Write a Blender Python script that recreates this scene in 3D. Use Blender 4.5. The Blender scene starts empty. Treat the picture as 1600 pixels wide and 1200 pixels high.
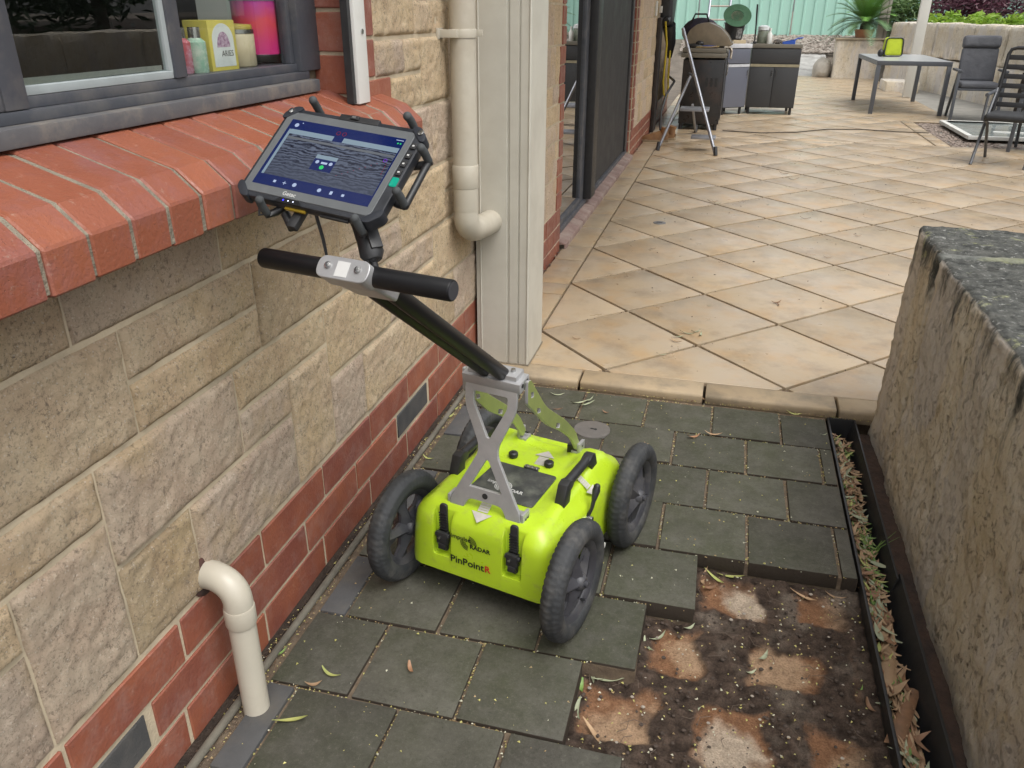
import bpy, bmesh, math, random
import numpy as np
from mathutils import Vector, Matrix, noise
rng = random.Random(7)
nrg = np.random.default_rng(7)
S = bpy.context.scene
COL = S.collection
R = math.radians

# ------------------------------------------------------------------ camera
cam = bpy.data.cameras.new('camera'); cam_o = bpy.data.objects.new('camera', cam); COL.objects.link(cam_o)
PITCH, YAW, ROLL = R(25.157), R(14.542), R(0.237)
fw = Vector((-math.sin(YAW)*math.cos(PITCH), math.cos(YAW)*math.cos(PITCH), -math.sin(PITCH)))
rt0 = Vector((math.cos(YAW), math.sin(YAW), 0)); up0 = rt0.cross(fw)
rt = rt0*math.cos(ROLL)+up0*math.sin(ROLL); up = rt.cross(fw)
m = Matrix((rt, up, -fw)).transposed().to_4x4(); m.translation = (0.92, 0, 1.36)
cam_o.matrix_world = m
cam.sensor_width = 36; cam.lens = 1246.5/1600*36; cam.clip_start = .02; cam.clip_end = 300
S.camera = cam_o

# ------------------------------------------------------------------ world, sun, exposure (bright overcast)
SUN_EL, SUN_AZ = R(62), R(128)
w = bpy.data.worlds.new('World'); S.world = w; w.use_nodes = True
nt = w.node_tree; nt.nodes.clear()
sky = nt.nodes.new('ShaderNodeTexSky'); sky.sky_type = 'NISHITA'; sky.sun_disc = False
sky.sun_elevation = SUN_EL; sky.sun_rotation = SUN_AZ; sky.air_density = 1.0; sky.dust_density = 3.0; sky.ozone_density = 1.0
hsv = nt.nodes.new('ShaderNodeHueSaturation'); hsv.inputs['Saturation'].default_value = .16
bg = nt.nodes.new('ShaderNodeBackground'); bg.inputs[1].default_value = .15
wo = nt.nodes.new('ShaderNodeOutputWorld')
nt.links.new(sky.outputs[0], hsv.inputs['Color']); nt.links.new(hsv.outputs[0], bg.inputs[0]); nt.links.new(bg.outputs[0], wo.inputs[0])
sun = bpy.data.lights.new('sun', 'SUN'); sun.energy = .8; sun.angle = R(45); sun.color = (1, .97, .92)
so = bpy.data.objects.new('sun', sun); COL.objects.link(so)
sd = Vector((math.sin(SUN_AZ)*math.cos(SUN_EL), math.cos(SUN_AZ)*math.cos(SUN_EL), math.sin(SUN_EL)))
so.rotation_euler = sd.to_track_quat('Z', 'Y').to_euler(); so.location = (5, 2, 9)
S.view_settings.view_transform = 'Standard'; S.view_settings.look = 'None'
S.view_settings.exposure = 0.95; S.view_settings.gamma = 1; S.view_settings.use_curve_mapping = False

# ------------------------------------------------------------------ mesh helpers
class MB:
    def __init__(s): s.v = []; s.f = []; s.m = []
    def add(s, vs, fs, M=None, mi=0):
        b = len(s.v)
        for v in vs: s.v.append(tuple(M @ Vector(v)) if M is not None else tuple(v))
        for f in fs: s.f.append([b+i for i in f]); s.m.append(mi)
        return s
    def box(s, c, d, M=None, mi=0):
        x, y, z = (q/2 for q in d)
        vs = [(c[0]+a*x, c[1]+b*y, c[2]+e*z) for a in (-1, 1) for b in (-1, 1) for e in (-1, 1)]
        return s.add(vs, [(0,1,3,2),(4,6,7,5),(0,4,5,1),(2,3,7,6),(0,2,6,4),(1,5,7,3)], M, mi)
    def ab(s, a, b, M=None, mi=0):
        return s.box([(p+q)/2 for p, q in zip(a, b)], [abs(q-p) for p, q in zip(a, b)], M, mi)
    def tube(s, path, r, n=10, cap=True, M=None, mi=0, closed=False):
        P = [Vector(p) for p in path]; k = len(P)
        rs = r if isinstance(r, (list, tuple)) else [r]*k
        vs = []; prev = None
        for i, p in enumerate(P):
            if closed: t = P[(i+1) % k]-P[i-1]
            else: t = P[min(i+1, k-1)]-P[max(i-1, 0)]
            t.normalize()
            if prev is None:
                a = Vector((0, 0, 1)) if abs(t.z) < .9 else Vector((1, 0, 0))
                u = t.cross(a).normalized()
            else:
                u = (prev-t*prev.dot(t)); u.normalize()
            prev = u; w_ = t.cross(u)
            for j in range(n):
                an = 2*math.pi*j/n
                vs.append(p+(u*math.cos(an)+w_*math.sin(an))*rs[i])
        fs = []
        for i in range(k if closed else k-1):
            for j in range(n):
                a = i*n+j; b = i*n+(j+1) % n; c = ((i+1) % k)*n+(j+1) % n; d = ((i+1) % k)*n+j
                fs.append((a, b, c, d))
        if cap and not closed:
            fs.append(tuple(range(n-1, -1, -1))); fs.append(tuple((k-1)*n+j for j in range(n)))
        return s.add(vs, fs, M, mi)
    def cyl(s, a, b, r, r2=None, n=16, M=None, mi=0):
        return s.tube([a, b], [r, r if r2 is None else r2], n, True, M, mi)
    def lathe(s, prof, n=24, M=None, mi=0, closed=False):
        vs = []; k = len(prof)
        for r, z in prof:
            for j in range(n):
                a = 2*math.pi*j/n; vs.append((r*math.cos(a), r*math.sin(a), z))
        fs = []
        for i in range(k if closed else k-1):
            for j in range(n):
                i2 = (i+1) % k
                fs.append((i*n+j, i*n+(j+1) % n, i2*n+(j+1) % n, i2*n+j))
        if not closed:
            if prof[0][0] > 1e-6: fs.append(tuple(range(n-1, -1, -1)))
            if prof[-1][0] > 1e-6: fs.append(tuple((k-1)*n+j for j in range(n)))
        return s.add(vs, fs, M, mi)
    def prism(s, poly, z0, z1, M=None, mi=0):
        k = len(poly)
        vs = [(p[0], p[1], z0) for p in poly]+[(p[0], p[1], z1) for p in poly]
        fs = [tuple(range(k-1, -1, -1)), tuple(range(k, 2*k))]+[(i, (i+1) % k, k+(i+1) % k, k+i) for i in range(k)]
        return s.add(vs, fs, M, mi)
    def ball(s, c, r, n=12, k=8, M=None, mi=0):
        rr = r if isinstance(r, (list, tuple)) else (r, r, r)
        vs = []; fs = []
        for i in range(k+1):
            a = math.pi*i/k
            for j in range(n):
                b = 2*math.pi*j/n
                vs.append((c[0]+rr[0]*math.sin(a)*math.cos(b), c[1]+rr[1]*math.sin(a)*math.sin(b), c[2]-rr[2]*math.cos(a)))
        for i in range(k):
            for j in range(n): fs.append((i*n+j, i*n+(j+1) % n, (i+1)*n+(j+1) % n, (i+1)*n+j))
        return s.add(vs, fs, M, mi)
    def mesh(s, name, mats, bevel=0, segs=2, smooth=38, fix=True):
        me = bpy.data.meshes.new(name)
        me.from_pydata(s.v, [], s.f)
        me.polygons.foreach_set('material_index', s.m)
        if fix or bevel:
            bm = bmesh.new(); bm.from_mesh(me)
            bmesh.ops.remove_doubles(bm, verts=bm.verts, dist=1e-6)
            bmesh.ops.recalc_face_normals(bm, faces=bm.faces)
            if bevel:
                es = [e for e in bm.edges if len(e.link_faces) == 2 and e.calc_face_angle(0) > R(30)]
                bmesh.ops.bevel(bm, geom=es, offset=bevel, segments=segs, affect='EDGES', profile=.6, clamp_overlap=True)
            bm.to_mesh(me); bm.free()
        for a in (mats if isinstance(mats, (list, tuple)) else [mats]): me.materials.append(a)
        if smooth:
            me.polygons.foreach_set('use_smooth', [True]*len(me.polygons))
            me.set_sharp_from_angle(angle=R(smooth))
        me.update()
        return me
    def obj(s, name, mats, parent=None, **k):
        return link(name, s.mesh(name, mats, **k), parent)

def link(name, me, parent=None, loc=None):
    o = bpy.data.objects.new(name, me); COL.objects.link(o)
    if parent is not None: o.parent = parent
    if loc is not None: o.location = loc
    return o
def tag(o, label, cat, group=None):
    o['label'] = label; o['category'] = cat
    if group: o['group'] = group
    return o
def thing(name, label, cat, loc=(0, 0, 0), rz=0, group=None):
    o = bpy.data.objects.new(name, None); COL.objects.link(o); o.empty_display_size = .1
    o.location = loc; o.rotation_euler = (0, 0, rz)
    return tag(o, label, cat, group)
def struct(o): o['kind'] = 'structure'; return o
def stuff(o): o['kind'] = 'stuff'; return o
def dup_tree(o, parent=None):
    c = o.copy(); COL.objects.link(c)
    if parent is not None: c.parent = parent
    for ch in list(o.children): dup_tree(ch, c)
    return c
def T(x, y, z): return Matrix.Translation((x, y, z))
def RX(a): return Matrix.Rotation(a, 4, 'X')
def RY(a): return Matrix.Rotation(a, 4, 'Y')
def RZ(a): return Matrix.Rotation(a, 4, 'Z')
def curve_mesh(name, splines, ext, bev, mat, fill=True):
    """2D outline(s), holes allowed, extruded to a plate in local XY, thickness along Z"""
    cu = bpy.data.curves.new(name, 'CURVE'); cu.dimensions = '2D'; cu.fill_mode = 'BOTH'
    cu.extrude = ext; cu.bevel_depth = bev; cu.bevel_resolution = 1
    for pts in splines:
        sp = cu.splines.new('POLY'); sp.points.add(len(pts)-1)
        for p, q in zip(sp.points, pts): p.co = (q[0], q[1], 0, 1)
        sp.use_cyclic_u = True
    o = bpy.data.objects.new(name, cu); COL.objects.link(o)
    dg = bpy.context.evaluated_depsgraph_get()
    me = bpy.data.meshes.new_from_object(o.evaluated_get(dg)); bpy.data.objects.remove(o); bpy.data.curves.remove(cu)
    me.name = name; me.materials.clear(); me.materials.append(mat)
    return me
def text_mesh(txt, size, mat, ext=.0004, bold=0, space=1):
    cu = bpy.data.curves.new('lettering', 'FONT'); cu.body = txt; cu.size = size; cu.extrude = ext; cu.offset = bold
    cu.space_character = space; cu.resolution_u = 3
    cu.align_x = 'LEFT'
    o = bpy.data.objects.new('lettering', cu); COL.objects.link(o)
    dg = bpy.context.evaluated_depsgraph_get()
    me = bpy.data.meshes.new_from_object(o.evaluated_get(dg)); bpy.data.objects.remove(o); bpy.data.curves.remove(cu)
    me.name = 'lettering'; me.materials.clear(); me.materials.append(mat)
    return me
def fit_text(txt, width, mat, bold=0):
    me = text_mesh(txt, 1, mat, .01, bold)
    xs = [v.co.x for v in me.vertices]; k = width/(max(xs)-min(xs)); x0 = min(xs)
    for v in me.vertices: v.co = ((v.co.x-x0)*k, v.co.y*k, v.co.z*k)
    return me
def rounded(pts, r, n=4):
    """round the corners of a 2D polygon"""
    out = []; k = len(pts)
    for i in range(k):
        p0, p, p1 = Vector(pts[i-1]), Vector(pts[i]), Vector(pts[(i+1) % k])
        rr = r[i] if isinstance(r, (list, tuple)) else r
        a = (p0-p); b = (p1-p); d = min(rr, a.length*.45, b.length*.45)
        A = p+a.normalized()*d; B = p+b.normalized()*d
        for j in range(n+1):
            t = j/n; out.append(tuple(A*(1-t)**2+p*2*t*(1-t)+B*t*t))
    return out
def bez(p0, p1, p2, n=8):
    p0, p1, p2 = Vector(p0), Vector(p1), Vector(p2)
    return [p0*(1-t)**2+p1*2*t*(1-t)+p2*t*t for t in [i/n for i in range(n+1)]]

# ------------------------------------------------------------------ materials
class NB:
    def __init__(s, name):
        s.mat = bpy.data.materials.new(name); s.mat.use_nodes = True
        s.t = s.mat.node_tree; s.b = s.t.nodes['Principled BSDF']; s.out = s.t.nodes['Material Output']
    def n(s, typ, **k):
        x = s.t.nodes.new(typ)
        for a, b in k.items(): setattr(x, a, b)
        return x
    def l(s, a, b): s.t.links.new(a, b)
    def coords(s, rnd=40., scl=(1, 1, 1)):
        tc = s.n('ShaderNodeTexCoord'); oi = s.n('ShaderNodeObjectInfo')
        mul = s.n('ShaderNodeMath', operation='MULTIPLY'); s.l(oi.outputs['Random'], mul.inputs[0]); mul.inputs[1].default_value = rnd
        mp = s.n('ShaderNodeMapping'); mp.inputs['Scale'].default_value = scl
        s.l(tc.outputs['Object'], mp.inputs['Vector']); s.l(mul.outputs[0], mp.inputs['Location'])
        s.rand = oi.outputs['Random']; s.co = mp.outputs[0]; return s.co
    def noise(s, scale, detail=4, rough=.55, co=None, dist=0):
        x = s.n('ShaderNodeTexNoise'); x.inputs['Scale'].default_value = scale; x.inputs['Detail'].default_value = detail
        x.inputs['Roughness'].default_value = rough; x.inputs['Distortion'].default_value = dist
        s.l(co or s.co, x.inputs['Vector']); return x.outputs['Fac']
    def vor(s, scale, feat='F1', co=None):
        x = s.n('ShaderNodeTexVoronoi', feature=feat); x.inputs['Scale'].default_value = scale
        s.l(co or s.co, x.inputs['Vector']); return x
    def ramp(s, fac, stops):
        x = s.n('ShaderNodeValToRGB'); e = x.color_ramp.elements
        while len(e) < len(stops): e.new(.5)
        for q, (p, c) in zip(e, stops):
            q.position = p; q.color = (c, c, c, 1) if isinstance(c, (int, float)) else (*c, 1)
        s.l(fac, x.inputs[0]); return x.outputs[0]
    def mix(s, fac, a, b, mode='MIX'):
        x = s.n('ShaderNodeMix', data_type='RGBA', blend_type=mode)
        for inp, v in ((x.inputs[0], fac), (x.inputs[6], a), (x.inputs[7], b)):
            if isinstance(v, (int, float)): inp.default_value = v if inp.type == 'VALUE' else (v, v, v, 1)
            elif isinstance(v, tuple): inp.default_value = (*v, 1)
            else: s.l(v, inp)
        return x.outputs[2]
    def math(s, op, a, b=None):
        x = s.n('ShaderNodeMath', operation=op)
        for i, v in enumerate((a, b)):
            if v is None: continue
            if isinstance(v, (int, float)): x.inputs[i].default_value = v
            else: s.l(v, x.inputs[i])
        return x.outputs[0]
    def bump(s, h, strength=.4, dist=.01, prev=None):
        x = s.n('ShaderNodeBump'); x.inputs['Strength'].default_value = strength; x.inputs['Distance'].default_value = dist
        s.l(h, x.inputs['Height'])
        if prev is not None: s.l(prev, x.inputs['Normal'])
        s.l(x.outputs[0], s.b.inputs['Normal']); return x.outputs[0]
    def set(s, **k):
        for a, v in k.items():
            i = s.b.inputs[a.replace('_', ' ')]
            if isinstance(v, tuple): i.default_value = (*v, 1)
            elif isinstance(v, (int, float)): i.default_value = v
            else: s.l(v, i)
        return s.mat

def pm(name, c1, c2=None, scale=12, rough=.6, rvar=.15, bump=.15, bscale=60, bdist=.003, rand=.12, metal=0, dirt=None, dirt_amt=.5, dscale=6, spec=.5):
    """general purpose surface: two tones by noise, brightness per object, grain, optional dirt"""
    s = NB(name); s.coords()
    c2 = c2 or tuple(q*.8 for q in c1)
    col = s.mix(s.ramp(s.noise(scale, 5), [(.35, 0.), (.65, 1.)]), c1, c2)
    if dirt:
        col = s.mix(s.math('MULTIPLY', s.ramp(s.noise(dscale, 6, .65), [(.48, 0.), (.68, 1.)]), dirt_amt), col, dirt)
    if rand:
        k = s.math('ADD', s.math('MULTIPLY', s.rand, 2*rand), 1-rand)
        col = s.mix(1., col, k, 'MULTIPLY')
    r = s.math('ADD', s.math('MULTIPLY', s.noise(scale*2, 3), rvar*2), rough-rvar)
    if bump: s.bump(s.noise(bscale, 5), bump, bdist)
    return s.set(Base_Color=col, Roughness=r, Metallic=metal, Specular_IOR_Level=spec)
M = {}
# ------------------------------------------------------------------ material set
def m_brick(name, a, b, dirt, patch=14, amt=.3, purple=(.16, .050, .045)):
    s = NB(name); s.coords(60)
    base = s.mix(s.rand, a, b)
    base = s.mix(s.ramp(s.noise(9, 5), [(.35, 0.), (.7, 1.)]), base, s.mix(.55, base, purple))
    bloom = s.ramp(s.noise(patch, 7, .75), [(.48, 0.), (.70, 1.)])
    base = s.mix(s.math('MULTIPLY', bloom, amt), base, dirt)
    sp = s.ramp(s.vor(210).outputs['Distance'], [(.10, 1.), (.19, 0.)])
    base = s.mix(s.math('MULTIPLY', sp, .35), base, (.10, .04, .03))
    base = s.mix(s.ramp(s.noise(45, 6, .8), [(.60, 0.), (.72, .35)]), base, (.52, .42, .34))
    s.bump(s.math('ADD', s.noise(120, 4), s.math('MULTIPLY', sp, -.8)), .5, .003)
    return s.set(Base_Color=base, Roughness=s.ramp(s.noise(20), [(.3, .34), (.7, .6)]))
M['brick'] = m_brick('red_brick', (.32, .105, .055), (.23, .074, .048), (.36, .26, .23))
M['sillbrick'] = m_brick('sill_brick', (.31, .098, .047), (.245, .073, .038), (.23, .105, .11), 6, .6, (.24, .075, .045))
def m_block():
    s = NB('split_block'); s.coords(90)
    tone = s.n('ShaderNodeValToRGB'); s.l(s.rand, tone.inputs[0]); tone.color_ramp.interpolation = 'CONSTANT'
    e = tone.color_ramp.elements
    cs = [(0, (.67, .53, .345)), (.2, (.63, .51, .38)), (.4, (.59, .48, .37)), (.55, (.67, .535, .365)), (.72, (.54, .425, .275)), (.86, (.63, .515, .395))]
    while len(e) < len(cs): e.new(.5)
    for q, (p, c) in zip(e, cs): q.position = p; q.color = (*c, 1)
    c = s.mix(s.ramp(s.noise(11, 5, .6), [(.35, 0.), (.68, .75)]), tone.outputs[0], s.mix(1., tone.outputs[0], (.84, .76, .74), 'MULTIPLY'))
    warm = s.ramp(s.noise(6, 4, .6), [(.5, 0.), (.7, .5)])
    c = s.mix(warm, c, (.60, .44, .23))
    dk = s.ramp(s.noise(115, 8, .88), [(.41, 1.), (.485, 0.)])
    patch = s.ramp(s.noise(17, 5, .65), [(.35, .35), (.65, 1.)])
    c = s.mix(s.math('MULTIPLY', s.math('MULTIPLY', dk, patch), .8), c, (.15, .115, .085))
    dk2 = s.ramp(s.noise(62, 7, .82, dist=.5), [(.37, 1.), (.435, 0.)])
    c = s.mix(s.math('MULTIPLY', dk2, .75), c, (.20, .155, .12))
    lt2 = s.ramp(s.noise(85, 6, .8), [(.58, 0.), (.66, .55)])
    c = s.mix(lt2, c, (.76, .66, .50))
    wh = s.ramp(s.vor(120).outputs['Distance'], [(.13, 1.), (.20, 0.)])
    c = s.mix(s.math('MULTIPLY', wh, .55), c, (.72, .66, .56))
    n1 = s.bump(s.noise(62, 10, .82, dist=.5), .8, .012)
    s.bump(s.noise(210, 5, .85), .7, .004, n1)
    return s.set(Base_Color=c, Roughness=.9, Specular_IOR_Level=.25)
M['block'] = m_block()
M['mortar'] = pm('mortar', (.56, .47, .335), (.45, .375, .265), 9, .92, bump=.5, bscale=160, bdist=.004, rand=0, dirt=(.20, .17, .13), dirt_amt=.5, dscale=5, spec=.2)
M['mortar_grey'] = pm('mortar_grey', (.28, .245, .185), (.20, .175, .135), 26, .92, bump=.8, bscale=160, bdist=.006, rand=0, dirt=(.14, .12, .09), dirt_amt=.6, dscale=20, spec=.2)
def m_paver():
    s = NB('charcoal_paver'); s.coords(50)
    tc = s.n('ShaderNodeTexCoord'); geo = s.n('ShaderNodeNewGeometry')
    wp = geo.outputs['Position']
    big = s.noise(1.6, 4, .6, wp)
    c = s.mix(s.ramp(big, [(.36, 0.), (.56, 1.)]), (.068, .063, .052), (.060, .062, .038))
    c = s.mix(s.ramp(s.noise(13, 6, .65), [(.4, 0.), (.7, .75)]), c, (.105, .10, .082))
    c = s.mix(s.ramp(s.noise(200, 3, .7), [(.55, 0.), (.72, .35)]), c, (.14, .14, .115))
    c = s.mix(s.ramp(s.noise(5, 6, .7), [(.5, 0.), (.75, .5)]), c, (.036, .036, .026))
    k = s.math('ADD', s.math('MULTIPLY', s.rand, .40), .80); c = s.mix(1., c, k, 'MULTIPLY')
    fine = s.noise(90, 8, .85); c = s.mix(s.ramp(fine, [(.36, .55), (.47, 0.)]), c, (.03, .03, .022)); c = s.mix(s.ramp(fine, [(.54, 0.), (.64, .45)]), c, (.15, .148, .118))
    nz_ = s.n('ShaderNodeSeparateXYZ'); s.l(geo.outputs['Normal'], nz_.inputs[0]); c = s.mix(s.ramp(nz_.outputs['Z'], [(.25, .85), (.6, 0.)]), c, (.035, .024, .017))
    n1 = s.bump(s.noise(160, 7, .8), .6, .004)
    return s.set(Base_Color=c, Roughness=s.ramp(s.noise(25, 4), [(.3, .62), (.7, .85)]), Specular_IOR_Level=.35)
M['paver'] = m_paver()
M['paver_blue'] = pm('blue_paver', (.085, .086, .088), (.072, .072, .072), 14, .75, bump=.3, bscale=200, rand=.12, dirt=(.14, .12, .09), dirt_amt=.4)
def m_tile():
    s = NB('sandstone_tile'); s.coords(30)
    c = s.mix(s.ramp(s.noise(3.2, 5, .6, dist=.6), [(.35, 0.), (.65, 1.)]), (.40, .31, .20), (.375, .305, .222))
    c = s.mix(s.ramp(s.noise(5.5, 6, .6), [(.48, 0.), (.70, .75)]), c, (.40, .265, .135))
    c = s.mix(s.ramp(s.noise(6, 8, .74), [(.48, 0.), (.74, .75)]), c, (.215, .165, .115))
    c = s.mix(s.ramp(s.noise(120, 3, .7), [(.6, 0.), (.75, .22)]), c, (.25, .19, .13))
    k = s.math('ADD', s.math('MULTIPLY', s.rand, .18), .91); c = s.mix(1., c, k, 'MULTIPLY')
    s.bump(s.noise(26, 6, .6), .14, .006)
    return s.set(Base_Color=c, Roughness=s.ramp(s.noise(7, 4), [(.3, .26), (.7, .46)]), Specular_IOR_Level=.55)
M['tile'] = m_tile()
M['grout'] = pm('grout_sand', (.19, .145, .10), (.12, .09, .065), 30, .95, bump=.8, bscale=300, bdist=.004, rand=0, spec=.2)
M['soil'] = pm('dark_soil', (.06, .045, .035), (.035, .027, .022), 30, .95, bump=.8, bscale=120, bdist=.01, rand=0, spec=.2)
M['column'] = pm('putty_steel', (.52, .50, .43), (.49, .47, .405), 3, .42, bump=.03, bscale=20, rand=.02, dirt=(.36, .33, .27), dirt_amt=.35, dscale=3)
M['pvc'] = pm('cream_pvc', (.50, .46, .375), (.455, .42, .345), 6, .38, bump=.03, rand=.02, dirt=(.34, .29, .22), dirt_amt=.4, dscale=5)
M['frame'] = pm('grey_aluminium', (.070, .075, .088), (.058, .062, .073), 8, .5, bump=.08, rand=.03, dirt=(.17, .155, .14), dirt_amt=.5, dscale=9)
M['frame_dusty'] = pm('dusty_aluminium', (.125, .122, .122), (.09, .09, .097), 12, .75, bump=.2, bscale=150, rand=.03, dirt=(.24, .205, .165), dirt_amt=.6, dscale=14)
M['white'] = pm('white_paint', (.72, .72, .68), (.66, .66, .62), 5, .45, bump=.03, rand=.02, dirt=(.4, .37, .3), dirt_amt=.3)
M['black'] = pm('black_plastic', (.018, .018, .019), (.026, .026, .027), 30, .45, bump=.12, bscale=300, bdist=.001, rand=.05)
M['blackgloss'] = pm('black_anodised', (.007, .007, .008), (.010, .010, .011), 8, .42, rvar=.06, bump=.02, rand=.02, spec=.3)
M['armface'] = pm('aluminium_lime_reflection', (.40, .47, .15), (.33, .39, .14), 14, .4, rvar=.06, bump=.03, metal=.5, rand=0)  # the yellow shell's reflection on the arms, painted in as green
M['dark'] = pm('dark_void', (.02, .02, .02), rand=0)
M['steel'] = pm('brushed_aluminium', (.44, .44, .44), (.40, .40, .405), 40, .42, rvar=.08, bump=.1, bscale=260, bdist=.0008, metal=.45, rand=.03, dirt=(.35, .34, .32), dirt_amt=.4, dscale=12)
M['bolt'] = pm('zinc_bolt', (.55, .55, .54), metal=1, rough=.25, bump=0, rand=.05)
def m_yellow():
    s = NB('fluoro_shell'); s.coords(0)
    c = s.mix(s.ramp(s.noise(7, 4), [(.35, 0.), (.65, 1.)]), (.43, .60, .022), (.39, .56, .02))
    sc = s.ramp(s.noise(18, 10, .8), [(.54, 0.), (.68, 1.)])
    c = s.mix(s.math('MULTIPLY', sc, .45), c, (.27, .27, .09))
    fine = s.ramp(s.noise(160, 3, .7), [(.66, 0.), (.74, .5)]); c = s.mix(fine, c, (.20, .20, .08))
    s.bump(s.noise(55, 4), .06, .003)
    return s.set(Base_Color=c, Roughness=s.ramp(s.noise(18, 5), [(.3, .26), (.7, .44)]), Specular_IOR_Level=.5, Coat_Weight=.15)
M['yellow'] = m_yellow()
M['rubber'] = pm('tyre_rubber', (.022, .024, .026), (.036, .038, .04), 16, .7, bump=.3, bscale=180, bdist=.002, rand=.05, dirt=(.14, .13, .115), dirt_amt=.4, dscale=14)
M['rim'] = pm('rim_plastic', (.036, .037, .043), (.048, .048, .055), 18, .42, bump=.05, rand=.03, dirt=(.2, .19, .17), dirt_amt=.3, dscale=12)
M['silver_print'] = pm('silver_print', (.50, .47, .42), (.42, .40, .36), 50, .5, bump=0, rand=0)
M['ink'] = pm('black_ink', (.012, .013, .01), rough=.5, bump=0, rand=0)
M['red_ink'] = pm('red_ink', (.55, .035, .02), rough=.5, bump=0, rand=0)
M['white_ink'] = pm('pale_ink', (.55, .55, .53), rough=.5, bump=0, rand=0)
M['vent'] = pm('vent_mesh', (.055, .055, .056), (.085, .08, .075), 20, .8, bump=.5, bscale=250)
def m_glass(name, tint, refl=1.0, rough=.0, base=.06):
    s = NB(name); s.t.nodes.remove(s.b)
    tr = s.n('ShaderNodeBsdfTransparent'); tr.inputs[0].default_value = (*tint, 1)
    gl = s.n('ShaderNodeBsdfGlossy'); gl.inputs['Roughness'].default_value = rough
    fr = s.n('ShaderNodeFresnel'); fr.inputs[0].default_value = 1.52
    gm_ = s.n('ShaderNodeNewGeometry')
    f = s.math('MULTIPLY', s.math('ADD', s.math('MULTIPLY', fr.outputs[0], refl), base), s.math('SUBTRACT', 1.0, gm_.outputs['Backfacing']))
    mx = s.n('ShaderNodeMixShader'); s.l(f, mx.inputs[0]); s.l(tr.outputs[0], mx.inputs[1]); s.l(gl.outputs[0], mx.inputs[2]); s.l(mx.outputs[0], s.out.inputs[0])
    return s.mat
M['glass'] = m_glass('window_glass', (.80, .84, .82), 1.6)
M['glass_clear'] = m_glass('jar_glass', (.92, .95, .95), .8, .02, .02)

# ------------------------------------------------------------------ HOUSE WALL
wall = thing('house_wall', 'long house wall of tan split-face blocks over a red brick base', 'wall')
WB = -.0046
bk = MB()                                   # mortar bed behind bricks and blocks, openings left free
def backing(y0, y1, z0, z1): bk.ab((-.24, y0, z0), (WB, y1, z1))
backing(-1.6, -1.0, -.05, 2.75); backing(-1.0, 1.965, -.05, 1.085); backing(-1.0, 1.965, 2.3, 2.75)
backing(1.965, 4.70, -.05, 2.75); backing(4.70, 8.12, -.05, .035); backing(4.70, 8.12, 2.2, 2.75); backing(8.12, 12.6, -.05, 2.75)
bk.obj('mortar_bed', M['mortar'], wall, smooth=0)

_bc = {}
def brick_mesh(dx, dy, dz, mat, var, bev=.004):
    k = (round(dx, 4), round(dy, 4), round(dz, 4), mat, var)
    if k not in _bc:
        r = random.Random(hash(k) % 9999)
        b = MB(); b.box((0, 0, 0), (dx, dy, dz))
        b.v = [tuple(c+r.uniform(-.0012, .0012) for c in v) for v in b.v]
        _bc[k] = b.mesh('brick', M[mat], bevel=.0022, segs=1, smooth=0)
    return _bc[k]
nbr = 0
def brick(y0, y1, z0, z1, mat='brick', out=-.0005, parent=None, x0=None, name='brick', j=.005):
    global nbr
    dy, dz = y1-y0-2*j, z1-z0-2*j
    me = brick_mesh(.06, dy, dz, mat, rng.randrange(3))
    o = link(name, me, parent or wall, ((x0 if x0 is not None else 0)-.03+out+rng.uniform(-.0015, .0015), (y0+y1)/2, (z0+z1)/2))
    nbr += 1; return o
# three base courses (stretcher bond), grey vents in the middle course
for c, (z0, z1, off) in enumerate([(-.01, .092, .968), (.092, .191, .885), (.191, .291, .998)]):
    y = off-.3*6
    while y < 12.55:
        a, b = y, y+.3; y += .3
        if b < -.9 or (a > 4.62 and b < 8.16): continue
        if a < 4.70 < b: b = 4.70
        if a < 8.12 < b: a = 8.12
        if b-a < .05: continue
        if c == 1 and abs((a-.585) % 1.5) < .02 and a < 3:
            v = MB(); v.ab((-.03, a+.012, z0+.009), (-.0015, b-.018, z1-.009)); v.obj('vent', M['vent'], wall, bevel=.003, segs=1)
            continue
        brick(a, b, z0, z1)
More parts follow.
